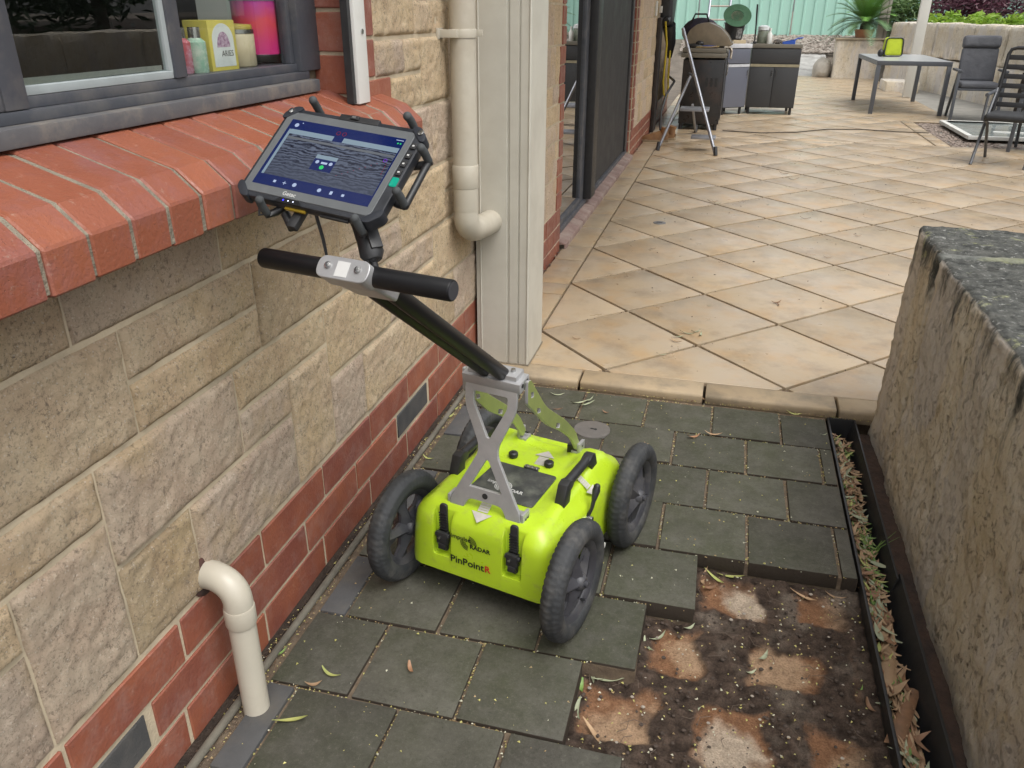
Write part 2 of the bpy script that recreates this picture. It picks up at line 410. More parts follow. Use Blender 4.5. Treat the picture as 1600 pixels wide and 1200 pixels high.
# split-face blocks
def zc(k): return .295+.0993*(k-3)
nblk = 0
def block(y0, y1, k0, k1, quads=None, z0=None, z1=None):
    global nblk
    z0 = zc(k0) if z0 is None else z0; z1 = zc(k1) if z1 is None else z1
    y0 += .0028; y1 -= .0028; z0 += .0058; z1 -= .0052
    near = y0 < 2.7
    st = .0085 if near else .07
    ny = max(3, int((y1-y0)/st)); nz = max(3, int((z1-z0)/st))
    sd = rng.uniform(0, 90); tilt = rng.uniform(-.004, .004); push = rng.uniform(-.001, .005)
    vs = []; fs = []
    for i in range(ny+1):
        for k in range(nz+1):
            u, v = i/ny, k/nz
            e = min(u*(y1-y0), (1-u)*(y1-y0), v*(z1-z0), (1-v)*(z1-z0))
            ed = min(1, e/.011); ed = ed*(2-ed)
            p = Vector((y0+u*(y1-y0), z0+v*(z1-z0), sd))
            h = noise.fractal(p*9, 1, 2.1, 2)*.0022+(.25-abs(noise.noise(p*26+Vector((3, 1, 7)))))*.0055+(noise.voronoi(p*34)[0][0]-.4)*.0050+noise.noise(p*95)*.0016 if near else noise.fractal(p*9, 1, 2.1, 3)*.004
            x = -.0036+ed*(.0050+push*.6+h*1.05+tilt*(u-.5)*2)
            jy = noise.noise(p*30)*.0020 if (i in (0, ny)) else 0
            jz = noise.noise(p*30+Vector((9, 0, 0)))*.0018 if (k in (0, nz)) else 0
            vs.append((x, p.x+jy, p.y+jz))
    for i in range(ny):
        for k in range(nz):
            a = i*(nz+1)+k; fs.append((a, a+nz+1, a+nz+2, a+1))
    # skirt back into the mortar
    ring = [i*(nz+1) for i in range(ny+1)]+[ny*(nz+1)+k for k in range(1, nz+1)]+[i*(nz+1)+nz for i in range(ny-1, -1, -1)]+[k for k in range(nz-1, 0, -1)]
    b = len(vs)
    for r_ in ring: vs.append((-.022, vs[r_][1], vs[r_][2]))
    n = len(ring)
    for i in range(n): fs.append((ring[(i+1) % n], ring[i], b+i, b+(i+1) % n))
    mb = MB(); mb.add(vs, fs)
    link('block', mb.mesh('block', M['block'], smooth=60, fix=False), wall); nblk += 1
def clipb(y0, y1, k0, k1, lo, hi):
    y0 = max(y0, lo); y1 = min(y1, hi)
    if y1-y0 > .06: block(y0, y1, k0, k1)
def pattern(lo, hi):
    n0 = int((lo-.69)/.8)-2
    for n in range(n0, n0+int((hi-lo)/.8)+5):
        b = .69+.8*n
        clipb(b, b+.2, 3, 6, lo, hi); clipb(b+.2, b+.4, 3, 5, lo, hi); clipb(b+.4, b+.8, 3, 5, lo, hi)
        clipb(b+.2, b+.6, 5, 7, lo, hi); clipb(b+.6, b+.8, 5, 6, lo, hi); clipb(b+.6, b+1.0, 6, 7, lo, hi)
        clipb(b-.085, b+.316, 7, 9, lo, hi); clipb(b+.316, b+.716, 7, 8, lo, hi); clipb(b+.316, b+.716, 8, 9, lo, hi)
pattern(-.6, 4.58)
pattern(8.28, 12.4)
for n in range(-4, 3): clipb(.51+.4*n, .91+.4*n, 9, 11, -.6, 1.98)
for n in range(3, 8): clipb(.51+.4*n, .91+.4*n, 9, 11, 1.98, 2.98)
def upper(lo, hi, k0=11, k1=16):
    k = k0
    while k < k1:
        st = rng.choice([1, 2]) if k+2 <= k1 else 1
        y = lo
        while y < hi-.05:
            L = rng.choice([.2, .4, .13, .3]); 
            if hi-(y+L) < .1: L = hi-y
            block(y, min(hi, y+L), k, k+st); y += L
        k += st
# above the sill on the right of the window
block(2.2, 2.44, 11, 12); block(2.44, 2.7, 10.98, 13); block(2.1, 2.30, 12, 13); block(2.30, 2.44, 12, 13); block(2.7, 2.98, 11, 13)
block(2.1, 2.40, 13, 15); block(2.40, 2.55, 13, 14); block(2.40, 2.7, 14, 15); block(2.55, 2.98, 13, 14); block(2.7, 2.98, 14, 15)
upper(4.2, 4.58, 9, 16); upper(8.28, 9.2, 9, 16); upper(9.2, 10.3, 9, 16); upper(10.3, 12.2, 9, 16)
# brick quoins: window right side, door sides, far corner
for i in range(7):
    z0 = 1.095+.0985*i
    wd = .10 if i % 2 else .20
    wd = .2 if i == 0 else .10
    brick(2.0, 2.0+wd, z0, z0+.0985, out=.002)
for i in range(15):
    z0 = .291+.0993*i; wd = .10 if (i//3) % 2 else .15
    brick(4.70-wd, 4.70, z0, z0+.0993, out=.003); brick(8.12, 8.12+wd+.02, z0, z0+.0993, out=.003); brick(12.4, 12.6, z0, z0+.0993, out=.003)
# reveal bricks of the window (face the camera) and of the door
for i in range(6):
    z0 = 1.16+.0985*i
    me = brick_mesh(.095, .05, .089, 'brick', i % 3)
    link('brick', me, wall, (-.058, 1.965+.025-.006, z0+.049)); nbr += 1
for i in range(16):
    z0 = .09+.0993*i
    link('brick', brick_mesh(.09, .05, .089, 'brick', i % 3), wall, (-.06, 8.12+.02-.004, z0+.049)); nbr += 1
# sloping sill of long chamfered bricks
prof = [(-.11, 1.178), (-.065, 1.172), (.07, 1.128), (.113, 1.088), (.113, 1.026), (.02, 1.018), (-.11, 1.09)]
_sb = {}
def sillbrick(yc, wd):
    k = (round(wd, 3), rng.randrange(4))
    if k not in _sb:
        b = MB(); r = random.Random(k[1]*7+1)
        pr = [(x+r.uniform(-.0015, .0015), z+r.uniform(-.0015, .0015)) for x, z in prof]
        vs = [(x, -wd/2, z) for x, z in pr]+[(x, wd/2, z) for x, z in pr]; n = len(pr)
        b.add(vs, [tuple(range(n)), tuple(range(2*n-1, n-1, -1))]+[(i, n+i, n+(i+1) % n, (i+1) % n) for i in range(n)])
        _sb[k] = b.mesh('sill_brick', M['sillbrick'], bevel=.003, segs=1, smooth=0)
    o = link('sill_brick', _sb[k], wall, (rng.uniform(-.002, .002), yc, rng.uniform(-.0015, .0015)))
y = .7825-.0845*24
while y < 2.06:
    sillbrick(y+.0422, .0765); y += .0845
mb = MB(); pr = [(-.11, 1.17), (-.065, 1.1685), (.0675, 1.1255), (.1100, 1.0865), (.1100, 1.030), (.02, 1.02), (-.11, 1.08)]
n = len(pr); y0, y1 = -1.3, 2.07
mb.add([(x, y0, z) for x, z in pr]+[(x, y1, z) for x, z in pr], [tuple(range(n)), tuple(range(2*n-1, n-1, -1))]+[(i, n+i, n+(i+1) % n, (i+1) % n) for i in range(n)])
mb.obj('sill_mortar', M['mortar_grey'], wall, smooth=0)

# window
f = MB()
f.ab((-.20, -1.0, 1.204), (-.088, 1.90, 1.222)); f.ab((-.20, -1.0, 1.222), (-.10, 1.90, 1.240))
f.ab((-.135, 1.862, 1.2221), (-.088, 1.964, 2.3)); f.ab((-.13, 1.845, 1.2401), (-.105, 1.862, 2.3)); f.ab((-.20, -1.0, 2.24), (-.088, 1.9, 2.3))
f.ab((-.205, -1.0, 1.2), (-.08, -.95, 2.3))
win = f.obj('window', M['frame'], wall, bevel=.003)
f = MB(); f.ab((-.17, -1.0, 1.176), (-.062, 1.90, 1.204)); f.obj('window_sill', M['frame_dusty'], win, bevel=.004)
f = MB(); f.ab((-.125, 1.392, 1.240), (-.095, 1.428, 2.24)); f.obj('mullion', M['frame'], win, bevel=.003)
f = MB(); f.ab((-.120, .985, 1.223), (-.090, 1.03, 2.24)); f.ab((-.118, .25, 1.223), (-.092, .985, 1.262)); f.obj('sash', M['frame'], win, bevel=.003)
f = MB(); f.ab((-.112, 1.03, 1.240), (-.100, 1.392, 1.254)); f.ab((-.112, 1.380, 1.254), (-.1, 1.392, 2.24)); f.obj('sash_seal', pm('grey_seal', (.36, .40, .40), rough=.5, rand=0), win, bevel=.002)
f = MB(); f.ab((-.112, 1.03, 1.25), (-.106, 1.39, 2.24)); f.obj('pane', M['glass'], win, smooth=0)
f = MB(); f.ab((-.122, 1.41, 1.236), (-.116, 1.84, 2.24)); f.obj('pane', m_glass('window_glass_clean', (.93, .95, .94), .9, 0, .02), win, smooth=0)
f = MB(); f.ab((-.112, -.95, 1.25), (-.106, .985, 2.24)); f.obj('pane', M['glass'], win, smooth=0)
f = MB(); f.ab((-.40, -1.0, 1.195), (-.2051, 1.93, 1.2375)); f.ab((-.40, 1.93, 1.238), (-.136, 1.964, 2.3)); f.obj('inner_sill', M['white'], win, bevel=.004)
# roller shutter guide on the wall beside the window
f = MB(); f.ab((.0, 1.925, 1.145), (.028, 1.99, 2.3)); g_ = f.obj('shutter_guide', M['white'], wall, bevel=.002)
f = MB(); f.ab((.002, 1.908, 1.147), (.020, 1.9245, 2.3)); link('brush_seal', f.mesh('brush_seal', M['black']), g_)
f = MB(); f.cyl((.027, 1.965, 1.31), (.031, 1.965, 1.31), .006); link('screw', f.mesh('screw', M['bolt']), g_)

# sliding door
f = MB(); f.ab((-.20, 4.70, .035), (-.06, 8.12, .085)); f.ab((-.20, 4.70, .085), (-.030, 8.12, .115)); f.ab((-.2, 4.70, .115), (-.09, 4.735, 2.2)); f.ab((-.2, 8.02, .115), (-.03, 8.09, 2.2)); f.ab((-.2, 4.7, 2.14), (-.03, 8.1, 2.2))
door = f.obj('sliding_door', M['frame'], wall, bevel=.004)
f = MB(); f.ab((-.064, 4.74, .12), (-.058, 5.62, 2.14)); f.obj('pane', m_glass('door_glass', (.5, .55, .55), 1.8, 0, .08), door, smooth=0)
f = MB(); f.ab((-.085, 5.60, .116), (-.045, 5.74, 2.14)); f.ab((-.085, 4.72, .1155), (-.045, 5.60, .155)); f.obj('door_stile', M['frame'], door, bevel=.004)
f = MB(); f.ab((-.07, 5.745, .118), (.012, 5.93, 2.14)); f.obj('screen_stile', M['black'], door, bevel=.01)
f = MB(); f.ab((-.060, 5.935, .125), (-.046, 8.015, 2.14)); f.obj('security_screen', pm('dark_mesh', (.024, .024, .025), (.020, .020, .021), 4, .6, bump=.4, bscale=600, bdist=.001, rand=0), door, smooth=0)
f = MB(); f.ab((-.044, 5.932, .125), (-.034, 5.96, 2.14)); f.ab((-.066, 7.96, .1255), (-.03, 8.02, 2.14)); f.ab((-.07, 7.975, 1.02), (-.03, 8.0, 1.16)); f.obj('screen_frame', M['black'], door, bevel=.003)
f = MB(); f.ab((-.06, 4.71, .0), (.025, 8.11, .055)); sl = f.obj('door_sill', M['mortar_grey'], wall, smooth=0)
for i in range(22):
    a = 4.71+i*.155
    b = MB(); vs = [(-.06, 0, .09), (.035, 0, .062), (.035, 0, .02), (-.06, 0, .02)]
    b.add([(x, 0, z) for x, _, z in vs]+[(x, .148, z) for x, _, z in vs], [(0, 1, 2, 3), (7, 6, 5, 4), (0, 4, 5, 1), (1, 5, 6, 2), (2, 6, 7, 3), (3, 7, 4, 0)])
    if i == 0: sbm = b.mesh('brick', pm('worn_sill_brick', (.27, .19, .165), (.21, .135, .115), 14, .7, dirt=(.4, .34, .28), dirt_amt=.5), bevel=.004, segs=1, smooth=0)
    link('brick', sbm, sl, (0, a, rng.uniform(-.002, .002)))
# eave over the wall; unseen wide stretch past the column added to darken the far wall
f = MB(); f.ab((-.3, -1.6, 2.75), (.20, 12.8, 2.80)); f.ab((.20, -1.6, 2.68), (.22, 3.1, 2.86)); f.ab((.2001, 3.1, 2.752), (1.35, 12.8, 2.798)); f.ab((1.35, 3.1, 2.68), (1.37, 12.8, 2.86)); tag(f.obj('shading_eave', M['column'], None), 'pale soffit and fascia above the house wall, widened unseen over the patio for shade', 'shading_eave')
# dim room behind the glass
rm = MB()
rm.ab((-3.6, -1.6, -.1), (-3.5, 12.6, 2.75)); rm.ab((-3.5, -1.6, -.1), (-.24, 12.6, .0)); rm.ab((-3.5, -1.6, 2.62), (-.24, 12.6, 2.75)); rm.ab((-3.5, -1.7, 0), (-.24, -1.6, 2.62)); rm.ab((-3.5, 12.5, 0), (-.24, 12.6, 2.62)); rm.ab((-3.5, 3.4, 0), (-.245, 3.5, 2.62))
struct(rm.obj('interior_walls', pm('room_paint', (.16, .15, .14), rand=0), None, smooth=0))
# ------------------------------------------------------------------ column and pipes
col = thing('column', 'pale putty boxed steel column standing on the patio edge', 'column', (0, 0, 0))
b = MB()
out = [(.008, 3.19), (.008, 2.945), (.012, 2.932), (.030, 2.930), (.031, 2.926), (.034, 2.930), (.135, 2.930), (.137, 2.936), (.146, 2.936), (.148, 2.930), (.180, 2.930), (.182, 2.936), (.186, 2.936), (.188, 2.930), (.217, 2.930), (.221, 2.925), (.226, 2.928), (.227, 2.94), (.227, 3.185), (.224, 3.19)]
b.prism(out, .036, 2.75); b.obj('shaft', M['column'], col, smooth=25)
b = MB(); b.ab((.004, 2.922, .030), (.231, 3.195, .0358)); b.obj('base_bead', M['mortar_grey'], col, smooth=0)

dp = thing('downpipe', 'cream round downpipe strapped to the wall beside the column', 'downpipe', (.060, 2.665, 0))
b = MB(); b.cyl((0, 0, .86), (0, 0, 2.74), .0425, n=28); b.obj('pipe', M['pvc'], dp)
b = MB(); b.lathe([(.0, .80), (.044, .80), (.0455, .803), (.0455, .875), (.044, .878), (.0, .878)], 28); b.lathe([(.0, .72), (.0425, .72), (.0435, .725), (.0435, .80), (.0, .80)], 28); b.obj('collar', M['pvc'], dp)
b = MB()
path = [(0, 0, .72), (0, 0, .705)]+[tuple(p) for p in bez((0, 0, .705), (0, 0, .64), (.008, .115, .632), 9)[1:]]+[(.010, .17, .627), (.013, .275, .618)]
b.tube(path, [.0425]*2+[.044]*9+[.045, .045], 26); b.obj('elbow', M['pvc'], dp)
b = MB(); b.lathe([(.043, 1.277), (.0455, 1.277), (.0455, 1.303), (.043, 1.303)], 28, closed=True); b.ab((-.060, -.062, 1.278), (.0, -.043, 1.302)); b.ab((-.064, -.075, 1.274), (-.056, -.03, 1.306)); b.ab((.02, .035, 1.28), (.055, .045, 1.30)); b.obj('strap', M['pvc'], dp, bevel=.002)

op = thing('overflow_pipe', 'short cream overflow pipe bending out of the brick base to the ground', 'pipe', (.072, 1.085, 0))
b = MB(); b.tube([(.004, -.006, -.01), (.0, 0, .20), (0, 0, .235)], .0275, 26); b.obj('pipe', M['pvc'], op)
b = MB(); b.lathe([(.0, .228), (.030, .228), (.0312, .232), (.0312, .268), (.030, .272), (.0, .272)], 26); b.obj('collar', M['pvc'], op)
b = MB(); path = [Vector((0, 0, .268))]+bez((0, 0, .275), (.004, 0, .325), (-.05, .008, .330), 10)+[Vector((-.085, .012, .328))]
b.tube(path, .0292, 26); b.obj('elbow', M['pvc'], op)
b = MB(); b.ball((-.074, .012, .325), (.008, .045, .045), 12, 8); b.obj('hole', pm('rusty_hole', (.09, .035, .025), (.05, .03, .025), 40, .9, bump=.6), op)

# ------------------------------------------------------------------ GROUND
ground = MB()
gx = np.concatenate([np.linspace(-40, 0, 6), np.linspace(1.5, 8, 14), np.linspace(10, 60, 10)]); gy = np.concatenate([np.linspace(-30, -2, 6), np.linspace(0, 30, 31), np.linspace(34, 160, 16)])
def gz(x, y):
    z = -.16
    if y > 20.3: z = -.16+.48*min(1, (y-20.3)/1.9)+.34*max(0, min(1, (y-22.2)/2.0))+.004*max(0, y-24.2)
    return z
vs = [(x, y, gz(x, y)) for x in gx for y in gy]; ny = len(gy)
ground.add(vs, [(i*ny+j, (i+1)*ny+j, (i+1)*ny+j+1, i*ny+j+1) for i in range(len(gx)-1) for j in range(ny-1)])
struct(ground.obj('ground', pm('earth', (.17, .14, .11), (.12, .10, .08), 3, .95, bump=.6, bscale=60, bdist=.02, rand=0), None, smooth=60))

# dark pavers: half-bond, 236 mm module, with the lifted steps left out
paving = struct(MB().ab((.0, -1.2, -.16), (1.388, 2.835, -.085)).obj('paving', M['soil'], None, smooth=0))
gb = MB(); gb.ab((.012, -1.2, -.086), (.62, 2.832, -.009)); gb.ab((.62, 1.157, -.086), (.728, 2.832, -.009)); gb.ab((.728, 1.397, -.086), (.851, 2.832, -.009)); gb.ab((.851, 1.634, -.086), (.968, 2.832, -.009)); gb.ab((.968, 1.871, -.086), (1.384, 2.832, -.009))
gb.v = [(x+(.0 if x > .0 else 0), y, z) for x, y, z in gb.v]
gb.obj('joint_sand', M['grout'], paving, smooth=0)
_pv = {}
def paver(x0, x1, y0, y1, mat='paver', jx=.005, jy=.0045):
    k = (round(x1-x0, 3), round(y1-y0, 3), mat, rng.randrange(3))
    if k not in _pv:
        b = MB(); b.box((0, 0, -.0225), (x1-x0-2*jx, y1-y0-2*jy, .045)); r = random.Random(k[3])
        b.v = [tuple(c+r.uniform(-.0016, .0016) for c in v) for v in b.v]
        _pv[k] = b.mesh('paver', M[mat], bevel=.0035, segs=2, smooth=50)
    o = link('paver', _pv[k], paving, ((x0+x1)/2+rng.uniform(-.0015, .0015), (y0+y1)/2+rng.uniform(-.0015, .0015), rng.uniform(-.003, .002)))
    o.rotation_euler = (rng.uniform(-.006, .006), rng.uniform(-.006, .006), rng.uniform(-.006, .006))
    return o
PX, PY = .2415, .2365
rows = [(1.155+PY*i) for i in range(-10, 7)]
limit = {0: .735, 1: .858, 2: .975}
for i in range(-10, 7):
    y0 = 1.155+PY*i; y1 = y0+PY
    off = .012 if i % 2 == 0 else .1325
    x = off-PX
    lim = limit.get(i, 1.386 if i > 2 else .86)
    if i < -1: lim = .86 if (i % 2) else .735
    while x < lim-.03:
        a, b_ = max(x, .058), min(x+PX, lim); x += PX
        if b_-a < .035: continue
        if abs(a-.058) < .001 and b_-a < .12:
            if b_-a > .09 and i < 2: paver(a, b_-.004, y0, y0+.16, 'paver_blue'); paver(a, b_-.004, y0+.16, y1, 'paver_blue')
            else: paver(a, b_, y0, y1, 'paver_blue')
        else: paver(a, b_, y0, y1)
# edging strip against the wall
b = MB(); b.tube([(.034, -1.2, .004), (.034, .6, .006), (.036, 1.6, .004), (.034, 2.82, .006)], .0095, 10); e = b.obj('edging_strip', pm('grey_edging', (.17, .155, .12), (.11, .10, .08), 12, .85, bump=.3, dirt=(.10, .085, .06), dirt_amt=.6), None)
tag(e, 'weathered rounded edging strip running along the brick base', 'edging')
b = MB(); b.ab((-.004, -1.2, -.03), (.016, 2.83, -.004)); struct(b.obj('gutter_soil', M['soil'], None, smooth=0))
# inspection cap
cap = thing('inspection_cap', 'round grey plastic inspection cap set in the dark pavers', 'cap', (.567, 2.503, .001))
b = MB(); b.lathe([(0, .004), (.058, .004), (.064, .003), (.066, -.004)], 28); b.obj('lid', pm('grey_cap', (.17, .155, .145), (.13, .12, .11), 20, .7, dirt=(.1, .085, .06), dirt_amt=.5), cap)
b = MB(); b.ab((-.006, -.002, .004), (.006, .004, .0055)); b.cyl((.012, .0, .004), (.012, .0, .0052), .006, n=8); b.obj('slot', M['dark'], cap)

# lifted corner: sand pads with the imprint of pavers between ridges of dark soil
def cellinfo(x, y):
    i = math.floor((y-1.155)/PY); off = .012 if i % 2 == 0 else .1325
    j = math.floor((x-off)/PX)
    return i, j, (x-off)/PX-j, (y-1.155)/PY-i
bx = np.arange(.66, 1.401, .0042); by = np.arange(.62, 1.87, .0042)
vs = []; cols = []
for x in bx:
    for y in by:
        n1 = noise.fractal(Vector((x*9, y*9, 3)), 1, 2, 4); n2 = noise.fractal(Vector((x*38, y*38, 8)), 1, 2, 3)
        wx, wy = x+.014*noise.fractal(Vector((x*12, y*12, 1)), 1, 2, 3), y+.015*noise.fractal(Vector((x*12, y*12, 5)), 1, 2, 3)
        i, j, u, v = cellinfo(wx+.02, wy-.03)
        r = random.Random(i*31+j*7)
        mx, my = .14+.12*r.random(), .12+.1*r.random()
        e = min(u-mx*.6, 1-mx*1.3-u, v-my, 1-my*1.1-v)*PX
        present = 0 if r.random() < .06 else 1
        t = max(0, min(1, (e+n1*.03)/.016))*present
        if x > 1.30: t *= max(0, (1.36-x)/.06)
        if y > 1.80: t *= max(0, (1.85-y)/.06)
        lump = (1-t)*(.010+.009*n2+.007*n1)+t*(.002+.0016*n2)
        vs.append((x, y, -.058+lump))
        cx_, cy_ = .35+.45*r.random(), .25+.3*r.random()
        dd = math.hypot((u-cx_)*1.1, v-cy_)
        light = max(0, min(1, (.22+.30*r.random()-dd)/.20+n1*.9+n2*.45))
        brown = np.array((.30, .155, .083)); sand = np.array((.56, .45, .34)) if r.random() < .5 else np.array((.48, .32, .20))
        pad = brown*(1-light)+sand*light; pad = pad*(1+.25*n2)
        soil = np.array((.088, .062, .047))*(1+.7*n2)
        ash = max(0, noise.fractal(Vector((x*7+20, y*7, 1)), 1, 2, 4)-.2)*1.2
        soil = soil*(1-min(1, ash))+np.array((.30, .25, .20))*min(1, ash)
        c = soil*(1-t)+pad*t; cols.append((*np.clip(c, .01, .9), 1))
nby = len(by)
me = bpy.data.meshes.new('sand_bed'); me.from_pydata(vs, [], [(i*nby+j, (i+1)*nby+j, (i+1)*nby+j+1, i*nby+j+1) for i in range(len(bx)-1) for j in range(nby-1)])
at = me.color_attributes.new('soil_colour', 'FLOAT_COLOR', 'POINT'); at.data.foreach_set('color', np.array(cols, dtype=np.float32).ravel())
me.polygons.foreach_set('use_smooth', [True]*len(me.polygons))
s = NB('sand_and_soil'); s.coords(0); a_ = s.n('ShaderNodeAttribute'); a_.attribute_name = 'soil_colour'
c = s.mix(s.ramp(s.noise(220, 5, .7), [(.4, 0.), (.62, .7)]), a_.outputs['Color'], s.mix(1., a_.outputs['Color'], .45, 'MULTIPLY'))
s.bump(s.noise(120, 8, .82), 1., .007); s.set(Base_Color=c, Roughness=.95, Specular_IOR_Level=.2); me.materials.append(s.mat)
bed = link('sand_bed', me); bed['kind'] = 'structure'
# clods
b = MB()
for k in range(2600):
    x, y = rng.uniform(.64, 1.38), rng.uniform(.8, 1.85)
    i, j, u, v = cellinfo(x+.02, y-.03)
    if .2 < u < .8 and .2 < v < .8 and rng.random() < .85: continue
    r_ = .0010+.0040*rng.random()**2.5; b.ball((x, y, -.05+rng.uniform(0, .008)), (r_*rng.uniform(.8, 1.5), r_, r_*.8), 6, 4)
stuff(b.obj('soil_clods', pm('clod', (.085, .062, .048), (.055, .042, .034), 40, .95, bump=.6, rand=0), None, smooth=60))

# drain: black channel with litter, between pavers and limestone
drain = thing('drain_channel', 'black plastic drain channel between the pavers and the limestone', 'drain')
b = MB(); b.ab((1.390, -1.0, -.12), (1.398, 2.833, -.004)); b.obj('left_wall', M['black'], drain, bevel=.002)
b = MB(); b.ab((1.398, -1.0, -.125), (1.49, 2.833, -.112)); b.obj('floor', M['black'], drain, smooth=0)
b = MB()
def slab(y0, y1, xt, xb, zt, zb, w):
    vs = [(xb, y0, zb), (xb+w, y0, zb), (xt+w, y0, zt), (xt, y0, zt)]; vs += [(x, y1, z) for x, _, z in vs]
    b.add(vs, [(0, 1, 2, 3), (7, 6, 5, 4), (0, 4, 5, 1), (1, 5, 6, 2), (2, 6, 7, 3), (3, 7, 4, 0)])
slab(1.90, 2.833, 1.484, 1.462, -.002, -.12, .006)
slab(-1.0, 1.93, 1.496, 1.448, -.006, -.12, .007)
b.obj('right_wall', M['black'], drain, bevel=.002)
b = MB(); b.ab((1.398, 2.824, -.12), (1.49, 2.832, .0)); b.obj('end_cap', M['black'], drain, bevel=.002)
b = MB(); b.ab((1.488, -1.0, -.14), (1.57, 2.83, -.055))
struct(b.obj('drain_soil', pm('red_soil', (.10, .060, .042), (.06, .042, .034), 20, .95, bump=.8, bscale=90, bdist=.01, rand=0), None))

# ------------------------------------------------------------------ PATIO
patio = MB(); patio.ab((.0, 2.952, -.13), (5.2, 9.85, .014)); patio.ab((.0, 9.85, -.13), (3.30, 12.1, .014)); patio.ab((.0, 12.1, -.13), (3.85, 20.3, .014))
patio = struct(patio.obj('patio', M['grout'], None, smooth=0))
def clip(poly, nx_, ny_, d):      # keep nx*x+ny*y <= d
    o = []
    for i in range(len(poly)):
        p, q = poly[i-1], poly[i]; a = nx_*p[0]+ny_*p[1]-d; c = nx_*q[0]+ny_*q[1]-d
        if (a <= 0) != (c <= 0):
            t = a/(a-c); o.append((p[0]+(q[0]-p[0])*t, p[1]+(q[1]-p[1])*t))
        if c <= 0: o.append(q)
    return o
ntile = 0; far = MB(); _tm = {}
def area(p): return abs(sum(p[i-1][0]*p[i][1]-p[i][0]*p[i-1][1] for i in range(len(p))))/2
def tile(poly, z=.03, name='tile', lim=True):
    global ntile
    if len(poly) < 3 or area(poly) < .004: return
    cx_ = sum(p[0] for p in poly)/len(poly); cy_ = sum(p[1] for p in poly)/len(poly)
    loc = [(p[0]-cx_, p[1]-cy_) for p in poly]
    if cy_ > 16.5 or (cx_ > 2.6 and cy_ < 5.6 ) :
        far.prism([(x+cx_, y+cy_) for x, y in loc], .012, z); return
    k = tuple((round(x, 3), round(y, 3)) for x, y in loc)
    if k not in _tm:
        b = MB(); b.prism(loc, -.02, 0); _tm[k] = b.mesh('tile', M['tile'], bevel=.004, segs=2 if cy_ < 6 else 1, smooth=50)
    o = link(name, _tm[k], patio, (cx_, cy_, z+rng.uniform(-.002, .001))); o.rotation_euler = (rng.uniform(-.002, .002), rng.uniform(-.002, .002), 0); ntile += 1
HX, HY, X0, Y0, J = .3535, .3625, .186, 4.79, .0075
REG = [(.19, 2.955, 5.1, 9.84), (.19, 9.84, 3.12, 12.12), (.19, 12.12, 3.84, 20.25)]
for i in range(-1, 16):
    for j in range(-7, 44):
        if (i+j) % 2 == 0: continue      # tile centres sit between lattice nodes
        cx_, cy_ = X0+i*HX, Y0+j*HY
        k = 1-J/.25
        p0 = [(cx_-HX*k, cy_), (cx_, cy_-HY*k), (cx_+HX*k, cy_), (cx_, cy_+HY*k)]
        for (xa, ya, xb, yb) in REG:
            p = clip(clip(clip(clip(p0, -1, 0, -xa-.004), 1, 0, xb), 0, -1, -ya-.004), 0, 1, yb)
            tile(p)
# border strip along the wall
y = 2.96; bl = [.40, .50, .18, .45, .30, .5]
k = 0
while y < 15:
    L = bl[k % 6]; k += 1
    tile([(.012, y+.004), (.183, y+.004), (.183, y+L-.004), (.012, y+L-.004)]); y += L
for q in range(5): tile([(3.135, 9.86+q*.455), (3.275, 9.86+q*.455), (3.275, 10.305+q*.455), (3.135, 10.305+q*.455)])
far.obj('distant_tiles', M['tile'], patio, smooth=0)['kind'] = 'stuff'
# bullnose kerb
M['kerb'] = pm('kerb_sandstone', (.38, .29, .18), (.32, .25, .165), 6, .7, bump=.3, bscale=90, rand=.06, dirt=(.20, .165, .115), dirt_amt=.75, dscale=9)
kb = [-.03, .457, .942, 1.426, 1.60]
for a, c in zip(kb[:-1], kb[1:]):
    b = MB(); pr = [(2.836, -.02), (2.834, .018), (2.836, .026), (2.843, .030), (2.951, .031), (2.951, -.02)]
    n = len(pr); b.add([(a+.005, y, z) for y, z in pr]+[(c-.005, y, z) for y, z in pr], [tuple(range(n)), tuple(range(2*n-1, n-1, -1))]+[(i, n+i, n+(i+1) % n, (i+1) % n) for i in range(n)])
    b.obj('kerb_stone', M['kerb'], patio, bevel=.003, segs=1, smooth=50)
dc = thing('floor_waste', 'small round grey floor waste in a patio tile', 'drain cover', (.530, 5.541, .031))
b = MB(); b.lathe([(0, .002), (.036, .002), (.042, .001), (.044, -.004)], 24); b.obj('cover', pm('waste_metal', (.16, .16, .16), rough=.5, rand=0), dc)
b = MB(); [b.ab((-.02, y_-.002, .002), (.02, y_+.002, .0026)) for y_ in (-.015, -.005, .005, .015)]; b.obj('grate', M['dark'], dc)

